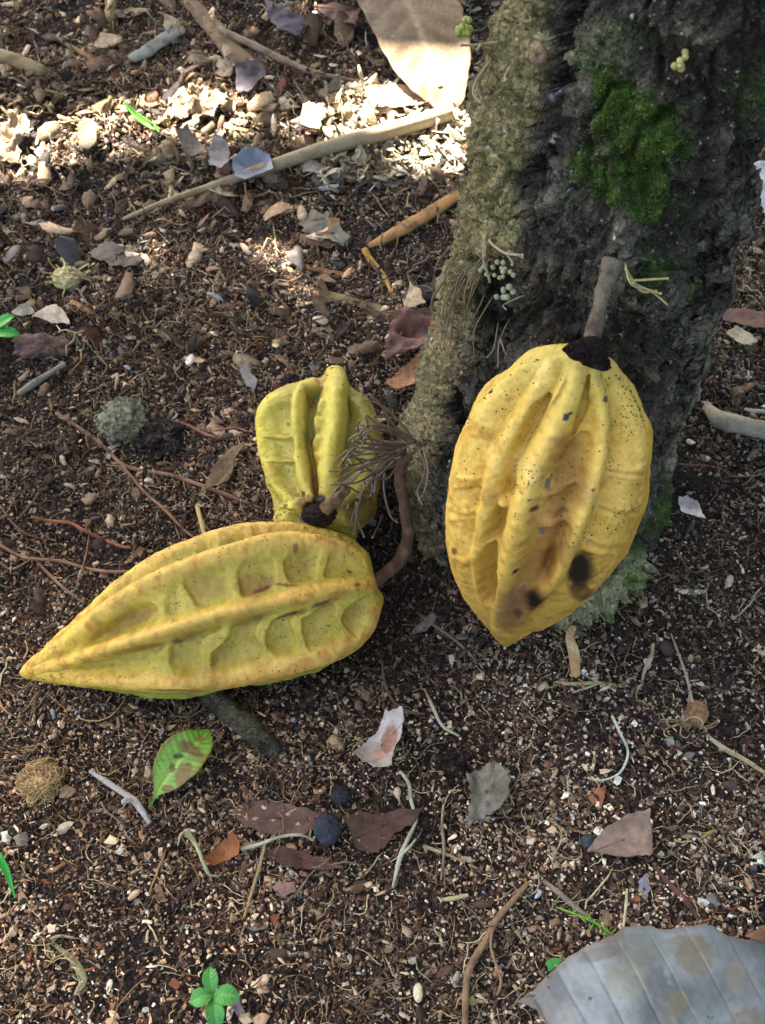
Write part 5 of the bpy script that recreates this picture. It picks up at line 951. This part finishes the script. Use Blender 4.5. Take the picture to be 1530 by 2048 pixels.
sheet('fallen_leaf', 'leaf', 'grey-green crumbling leaf lying in the middle above the pods', [(600, 450), (625, 432), (660, 435), (672, 465), (700, 490), (685, 512), (655, 500), (630, 488), (606, 478)], '7f7866', '6b6352', group=GL, dz=.006, curl=.008, jag=5)
sheet('fallen_leaf', 'leaf', 'flat dull brown leaf left of the crumbling grey-green leaf', [(180, 520), (215, 500), (262, 508), (290, 530), (280, 545), (225, 545)], '6d5f50', '564a3e', group=GL, dz=.006, jag=4)
sheet('leaf_fragment', 'leaf piece', 'sunlit pale leaf piece left of the big brown leaf', [(728, 200), (760, 190), (800, 195), (840, 215), (862, 232), (800, 240), (742, 236)], 'a08464', '8c7050', group=GL, dz=.012)
sheet('leaf_fragment', 'leaf piece', 'upright sunlit pale leaf piece above the long stick', [(600, 292), (604, 258), (618, 244), (646, 252), (645, 280), (630, 302)], 'b5a488', '9c8a6c', group=GL, dz=.012, bowl=.01)
sheet('leaf_fragment', 'leaf piece', 'curled yellow-grey leaf piece just below the sunlit strip at left', [(164, 288), (180, 278), (202, 285), (198, 312), (178, 338), (166, 325)], '98906f', '7f7858', group=GL, dz=.012, bowl=.01)
sheet('leaf_fragment', 'leaf piece', 'sunlit pale crumpled leaf in the bright strip at top left', [(340, 228), (370, 205), (410, 200), (450, 212), (475, 232), (450, 244), (425, 262), (395, 250), (350, 258)], '8f7a5c', '75624a', group=GL, dz=.010, curl=.014, fq=90, jag=9)
sheet('leaf_fragment', 'leaf piece', 'sunlit leaf piece at the left edge of the bright strip', [(-10, 300), (5, 268), (40, 255), (66, 262), (56, 300), (45, 340), (0, 350)], '8f7a5c', '75624a', group=GL, dz=.008, curl=.014, fq=90, jag=8)
sheet('leaf_fragment', 'leaf piece', 'grey-white pointed leaf piece below the long stick near its middle', [(606, 362), (612, 334), (625, 338), (664, 358), (640, 368)], 'a39b8c', '8a8070', group=GL, dz=.008)
sheet('leaf_fragment', 'leaf piece', 'orange-brown leaf by the top edge left of the big brown leaf', [(628, 32), (680, 32), (722, 45), (712, 82), (680, 72), (650, 58)], '7d5a44', '684a3a', group=GL, dz=.012)
sheet('fallen_leaf', 'leaf', 'dark purple-brown leaf lying above the twig near the top', [(530, 20), (580, 50), (626, 70), (600, 96), (560, 90), (540, 60)], '453a42', '352c32', group=GL, dz=.012)
sheet('fallen_leaf', 'leaf', 'dark purple-grey leaf hanging at the end of the wide bark strip', [(474, 150), (520, 145), (535, 178), (500, 205), (476, 200)], '4a4046', '3a3034', group=GL, dz=.012)
sheet('leaf_fragment', 'leaf piece', 'grey leaf piece left of the short pod tip', [(480, 755), (495, 742), (505, 760), (518, 775), (508, 795), (494, 785)], '77706c', '5f5854', group=GL, dz=.006)
sheet('leaf_fragment', 'leaf piece', 'pinkish brown leaf piece low centre between the straw and the pebble', [(546, 1785), (560, 1768), (590, 1775), (598, 1790), (570, 1804)], '86675c', '6f554b', group=GL, dz=.006)
sheet('leaf_fragment', 'leaf piece', 'pale lilac-grey leaf piece at the right end of the small seedling', [(468, 1995), (480, 2000), (490, 2025), (478, 2038), (466, 2018)], '8c8a94', '77757c', group=GL, NB=50)
sheet('leaf_fragment', 'leaf piece', 'pale grey crumpled leaf behind the trunk at the right edge', [(1490, 370), (1530, 360), (1580, 380), (1580, 460), (1520, 480), (1500, 430)], 'a8a6ac', 'b5b3b8', group=GL, dz=.02, curl=.006)
sheet('leaf_fragment', 'leaf piece', 'tan brown strip leaf right of the trunk', [(1436, 646), (1470, 640), (1530, 655), (1560, 670), (1540, 690), (1480, 678), (1440, 668)], '6b4a3a', '55392e', group=GL, dz=.012)
sheet('leaf_fragment', 'leaf piece', 'pale yellow-grey leaf piece right of the trunk above the stick', [(1445, 690), (1462, 675), (1490, 690), (1505, 712), (1475, 720)], '9c9478', '86805f', group=GL, dz=.012)
sheet('leaf_fragment', 'leaf piece', 'brown leaf edge showing beside the grey-blue leaf at the right edge', [(1478, 1886), (1510, 1862), (1570, 1850), (1600, 1880), (1520, 1900)], '7a5a40', '684a34', group=GL, dz=.010)

# round things
def lump(name, cat, label, cx_, cy_, rx_, ry_, colr, c2, sq=.7, rough=.25, fq=3., mat=None, dz=0., group=None, sub=None):
    p0 = on(cx_, cy_, .0); s_ = depth(p0) / FPX; v, f = sub or ICO4; sd = int(cx_ + cy_)
    v = v * (1 + rough * fbm(v, fq, 4, .6, sd))[:, None]; V = v * np.array([rx_ * s_, ry_ * s_, (rx_ + ry_) / 2 * s_ * sq]) + p0 + [0, 0, (rx_ + ry_) / 2 * s_ * sq * .6 + dz]
    c = mix(np.broadcast_to(hexc(colr), V.shape), hexc(c2), sstep(-.2, .4, fbm(v, 4, 4, .6, sd + 1)))
    return V, f, c, p0, s_
def lump_o(name, cat, label, *a, group=None, mat=None, **k):
    V, f, c, _, _ = lump(name, cat, label, *a, **k); return tag(build(name, V, [f], c, mat or M_STONE), label, cat, group)
lump_o('pebble', 'pebble', 'blue-black pebble on the end of the oval reddish leaf', 656, 1668, 26, 32, '2b3038', '1d2026', sq=.6, dz=.006, group='dark pebbles')
lump_o('pebble', 'pebble', 'smaller charcoal pebble just above the blue-black one', 680, 1592, 20, 20, '24272c', '1a1b1e', sq=.6, group='dark pebbles')
lump_o('pebble', 'pebble', 'small dark grey pebble at the left tip of the mottled leaf piece', 1175, 1684, 13, 15, '3a4046', '2c3034', sq=.6, group='dark pebbles')
lump_o('soil_clod', 'clod', 'stony brown lump with a dark purple side near the left edge', 88, 702, 56, 28, '6d5040', '3a3438', sq=.55, rough=.5, fq=2)
lump_o('soil_clod', 'clod', 'dark crumbly clod of soil right of the grey moss clump', 312, 880, 46, 48, '3a302a', '2b221e', sq=.35, rough=.7, fq=2.0, mat=M_SOIL)
lump_o('soil_clod', 'clod', 'dark reddish clod of soil at centre bottom of the orange leaf fragment', 905, 1525, 34, 24, '3a2a24', '2a1e1a', sq=.4, rough=.7, fq=2.0, mat=M_SOIL)
lump_o('seed_husk', 'seed', 'round brown seed husk with root threads at the right', 1390, 1432, 22, 26, '8d6a4a', '6d4f38', sq=.9, rough=.2)
lump_o('seed', 'seed', 'pale pointed seed lying near the bottom edge left of the forked twig', 836, 1986, 10, 19, 'c9bfa0', 'b8ad8a', sq=.6, rough=.05)
# shaggy clumps
def shaggy(name, cat, label, cx_, cy_, rx_, ry_, colr, c2, nf, ln, wpx, curl=.6, sq=.8, seed=0, group=None, coreS=.8):
    V, f, c, p0, s_ = lump(name, cat, label, cx_, cy_, rx_ * coreS, ry_ * coreS, colr, c2, sq=sq, rough=.3); r = np.random.default_rng(seed); parts = [(V, f, c)]; ctr = V.mean(0)
    for _ in range(nf):
        b_ = V[r.integers(len(V))]; 
        if b_[2] < ctr[2] - .004: continue
        d = (b_ - ctr); d /= np.linalg.norm(d) + 1e-9; L = ln * s_ * r.uniform(.5, 1.3); q1 = r.normal(size=3); q1 -= (q1 @ d) * d; q1 /= np.linalg.norm(q1)
        pts = [b_ - d * .001, b_ + d * L * .5 + q1 * L * .25 * curl, b_ + d * L * (1 - .5 * curl) + q1 * L * curl, b_ + d * L * (.9 - .8 * curl) + q1 * L * 1.3 * curl - [0, 0, L * .2]]
        g = tube_geo(pts, np.array([1, .9, .7, .35]) * wpx * .5 * s_, 5, 0, seg=4); parts.append((g[0], g[1], (hexc(colr) if r.random() < .6 else hexc(c2)) * r.uniform(.7, 1.3)))
    V, F, C_ = join(parts); return tag(build(name, V, F, C_, M_DRY), label, cat, group)
shaggy('hairy_seed', 'seed', 'tan hairy seed ball lying at the lower left', 84, 1570, 36, 36, 'cdb080', 'b3945e', 420, 24, 2.2, .7, .8, 1, 'hairy seed husks', .75)
shaggy('hairy_seed', 'seed', 'pale yellow spiny husk lying at the left above the seedling', 138, 566, 28, 24, 'd2c68c', 'a8985c', 34, 26, 3, .3, .8, 2, 'hairy seed husks', 1.0)
shaggy('moss_clump', 'moss clump', 'round grey-green lichen clump lying left of the short pod', 250, 852, 50, 54, '5a5a46', '8a8a6c', 260, 10, 2.6, .8, .6, 3, None, .95)
shaggy('fibre_mat', 'root fibres', 'tan root fibres spread around the seed husk', 1365, 1445, 40, 24, '7d6848', 'a3936c', 40, 46, 3.5, .45, .25, 4, None, .5)

# ------------------------------------------------------------------ litter that nobody could count
def inside_trunk(x, y): return ((x - .115) / .088) ** 2 + ((y - YC) / .085) ** 2 < 1
def scatter(n, r, y_lo=.02, y_hi=1.75):
    n = int(n * 1.45); x = r.uniform(-.6, .7, n); y = r.uniform(y_lo, y_hi, n); dn_ = fbm(np.stack([x, y, x * 0], -1), 16, 4, .6, 72); k = ~inside_trunk(x, y) & (r.random(n) < .62 + 1.1 * dn_); return x[k], y[k]
PAL = [('231b18', 20), ('3d2f28', 20), ('5a4636', 18), ('755f4a', 14), ('937b60', 9.5), ('b09a7e', 6.), ('c4b498', 2.0), ('5e3826', 2.5), ('6e4a36', 1.0), ('6b665e', 3.2), ('8f8b84', 1.4), ('cfc5b2', .45), ('4c4a4a', 1.5), ('8a6a48', .7), ('86909c', .2)]
pc = np.array([hexc(h) for h, _ in PAL]) * 1.16; pw = np.array([w_ for _, w_ in PAL], float); pw /= pw.sum()
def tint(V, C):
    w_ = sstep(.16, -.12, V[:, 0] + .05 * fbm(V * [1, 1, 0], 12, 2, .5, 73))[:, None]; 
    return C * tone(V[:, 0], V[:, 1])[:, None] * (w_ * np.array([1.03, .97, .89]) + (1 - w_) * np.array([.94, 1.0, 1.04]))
def litcol(n, r, boost=0.):
    w_ = pw.copy(); w_ = w_ * (1 + boost * np.array([pc[i].mean() for i in range(len(pc))]) * 12); w_ /= w_.sum()
    return pc[r.choice(len(pc), n, p=w_)] * r.uniform(.65, 1.35, (n, 1)) 
r = np.random.default_rng(101)
x, y = scatter(290000, r, .02, .95); x2, y2 = scatter(60000, r, .9, 1.75); x = np.concatenate([x, x2]); y = np.concatenate([y, y2])
sz = .00072 * np.exp(r.normal(0, .48, len(x))) * (1 + .9 * sstep(.5, 1.3, y)) + .0003
clump = fbm(np.stack([x, y, x * 0], -1), 14, 3, .5, 71); sz = sz * (1 + .35 * clump)
pos = np.stack([x, y, gfine(x, y) + sz * r.uniform(-.1, .45, len(x))], -1)
v, f, cc = crumbs(pos, sz * 1.9, litcol(len(x), r, .5), 8)
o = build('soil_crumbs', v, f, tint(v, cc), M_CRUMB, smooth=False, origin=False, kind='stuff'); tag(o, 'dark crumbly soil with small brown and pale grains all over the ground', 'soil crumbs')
def flakes(n, r, lo, hi, smin, smax, boost, th=.00025, asp=(.35, .9), lift=.4, up=.0015):
    """thin solid curved chips: 2x4 grid of points, each with its own outline"""
    x, y = scatter(n, r, lo, hi); n = len(x); L = np.exp(r.uniform(np.log(smin), np.log(smax), n)); W = L * r.uniform(*asp, n)
    ua = np.array([-1, -.4, .4, 1]); prof = np.stack([r.uniform(.1, .8, n), r.uniform(.7, 1.1, n), r.uniform(.6, 1.1, n), r.uniform(.05, .8, n)], -1)
    bend = r.normal(0, .13, (n, 1)); U = np.stack([ua[None] * L[:, None] * .5 * (1 + .1 * r.normal(size=(n, 4)))] * 3, -1)
    sgn = np.array([-1, 0, 1.]); Wv = prof[:, :, None] * sgn[None, None] * W[:, None, None] * .5 * (1 + .2 * r.normal(size=(n, 4, 3)))
    Zv = bend[:, :, None] * (U ** 2) / L[:, None, None] * 2 + r.normal(0, .22, n)[:, None, None] * np.abs(Wv) + .025 * L[:, None, None] * r.normal(size=(n, 4, 3))
    loc = np.stack([U, Wv, Zv], -1).reshape(n, 12, 3); az = r.uniform(0, 2 * np.pi, n); t1_, t2_ = r.normal(0, lift, n), r.normal(0, lift, n)
    def rot(loc, ax, an):
        c_, s_ = np.cos(an)[:, None], np.sin(an)[:, None]; i, j = [(1, 2), (2, 0), (0, 1)][ax]; a_, b_ = loc[..., i].copy(), loc[..., j].copy(); loc[..., i] = a_ * c_ - b_ * s_; loc[..., j] = a_ * s_ + b_ * c_; return loc
    loc = rot(rot(rot(loc, 0, t1_), 1, t2_), 2, az); zb = -loc[..., 2].min(1) * .75
    loc = loc + np.stack([x, y, gfine(x, y) + zb + r.uniform(-.3, 1, n) * up], -1)[:, None]
    dn = loc - np.array([0, 0, th]); V = np.concatenate([loc, dn], 1).reshape(-1, 3)
    q = []
    for i in range(3):
        for j in range(2): a_ = i * 3 + j; q.append((a_, a_ + 3, a_ + 4, a_ + 1)); q.append((a_ + 12, a_ + 13, a_ + 16, a_ + 15))
    ring = [0, 3, 6, 9, 10, 11, 8, 5, 2, 1]
    for i in range(10): a_, b_ = ring[i], ring[(i + 1) % 10]; q.append((a_, a_ + 12, b_ + 12, b_))
    F = (np.arange(n)[:, None, None] * 24 + np.array(q)[None]).reshape(-1, 4)
    return V, [F], np.repeat(litcol(n, r, boost), 24, 0)
parts = [flakes(44000, r, .02, .95, .0020, .0068, .25, asp=(.1, .5)), flakes(26000, r, .45, 1.75, .003, .012, .35, asp=(.15, .6), up=.004), flakes(1500, r, .02, .7, .005, .011, .6, asp=(.3, .8))]
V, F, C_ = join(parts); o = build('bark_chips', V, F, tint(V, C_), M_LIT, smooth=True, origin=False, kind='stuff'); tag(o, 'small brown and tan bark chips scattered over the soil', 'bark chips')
parts = [flakes(3600, r, .55, 1.75, .008, .030, 1.1, th=.0004, asp=(.2, .75), lift=.4, up=.007), flakes(200, r, .3, .62, .009, .018, 1., up=.003)]
def pale(g_, lo='8c7858', hi='d0bd98', ylo=.755, yhi=.885, keepf=.6, nv=24, xr=None):  # dry pale litter in the sun strip, bleached further to paint its brightness
    V, F, C_ = g_; n = len(V) // nv; ctr = V.reshape(n, nv, 3).mean(1); m = (ctr[:, 1] > ylo) & (ctr[:, 1] < yhi) & (r.random(n) < keepf)
    if xr is not None: kp = (ctr[:, 0] > xr[0]) & (ctr[:, 0] < xr[1]) & m; V = V.reshape(n, nv, 3)[kp].reshape(-1, 3); C_ = C_.reshape(n, nv, 3)[kp].reshape(-1, 3); f1 = F[0].reshape(n, -1, 4)[0]; n = int(kp.sum()); F = [(np.arange(n)[:, None, None] * nv + f1[None]).reshape(-1, 4)]; m = np.ones(n, bool)
    cc2 = C_.reshape(n, nv, 3).copy(); cc2[m] = (mix(np.broadcast_to(hexc(lo), (m.sum(), 3)), hexc(hi), r.random(m.sum()) ** 1.4) * r.uniform(.2, 1.1, (m.sum(), 1)))[:, None]; return V, F, cc2.reshape(-1, 3)
parts += [pale(flakes(3000, r, .74, .92, .005, .022, 1., asp=(.12, .7), lift=.45, up=.006)), pale(flakes(19000, r, .75, .89, .004, .022, 1., asp=(.08, .6), lift=.45, up=.008), xr=(-.05, .09), keepf=.9, lo='a8946e', hi='e0d2b2'), pale(flakes(9000, r, .78, .87, .004, .016, 1., asp=(.12, .6), lift=.5, up=.008), xr=(-.36, -.10), keepf=.6, lo='8c7654', hi='cdb890')]
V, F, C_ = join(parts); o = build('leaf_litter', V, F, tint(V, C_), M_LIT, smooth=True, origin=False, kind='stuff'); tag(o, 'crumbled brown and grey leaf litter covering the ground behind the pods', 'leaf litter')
def fibres(n, r, lo, hi, Lr, Wr, cols, up=.002):
    x, y = scatter(n, r, lo, hi); n = len(x); L = np.exp(r.uniform(np.log(Lr[0]), np.log(Lr[1]), n)); W = r.uniform(*Wr, n)
    az = r.uniform(0, 2 * np.pi, n); K = 6; cu = r.normal(0, 1.0, n); st = np.zeros((n, K, 3)); a_ = az.copy(); P_ = np.stack([x, y], -1)
    kn = r.normal(0, .35, (n, K))
    for k in range(K):
        st[:, k, :2] = P_; P_ = P_ + np.stack([np.cos(a_), np.sin(a_)], -1) * (L / (K - 1))[:, None]; a_ = a_ + cu / K + kn[:, k]
    st[..., 2] = gz(st[..., 0], st[..., 1]) + W[:, None] + up * (.4 + r.uniform(-.6, 1.2, (n, 1)) + .5 * r.normal(size=(n, K)))
    T = np.gradient(st, axis=1); T /= np.linalg.norm(T, axis=-1)[..., None]; B = np.cross(T, [0, 0, 1.]); B /= np.linalg.norm(B, axis=-1)[..., None]; N = np.cross(B, T)
    th_ = np.arange(4) / 4 * 2 * np.pi; wt = W[:, None] * np.array([.6, 1, 1, 1, .9, .4])[None]
    V = st[:, :, None] + wt[:, :, None, None] * (np.cos(th_)[None, None, :, None] * B[:, :, None] + np.sin(th_)[None, None, :, None] * N[:, :, None])
    f0 = grid_faces(K, 4, True); f0 = np.vstack([f0, [[3, 2, 1, 0]], [[20, 21, 22, 23]]]); F = (np.arange(n)[:, None, None] * 24 + f0[None]).reshape(-1, 4)
    return V.reshape(-1, 3), [F], np.repeat(cols[r.integers(len(cols), size=n)] * r.uniform(.6, 1.3, (n, 1)), 24, 0)
fc = np.array([hexc(h) for h in ('5a4232', '74563c', '8f7450', 'a8966c', '4a352a', 'b5a884', '6b4430', '7d7562')])
parts = [fibres(40000, r, .02, 1.0, (.005, .020), (.00012, .00036), fc), fibres(13000, r, .55, 1.75, (.008, .040), (.0002, .0008), fc, .006), fibres(420, r, .02, .8, (.015, .035), (.0003, .0006), fc[[2, 3, 5, 7]], .003)]
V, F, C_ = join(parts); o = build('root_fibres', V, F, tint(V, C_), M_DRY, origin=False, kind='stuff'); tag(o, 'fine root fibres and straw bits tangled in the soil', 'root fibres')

for o in bpy.data.objects:
    if '_o' in o: del o['_o']
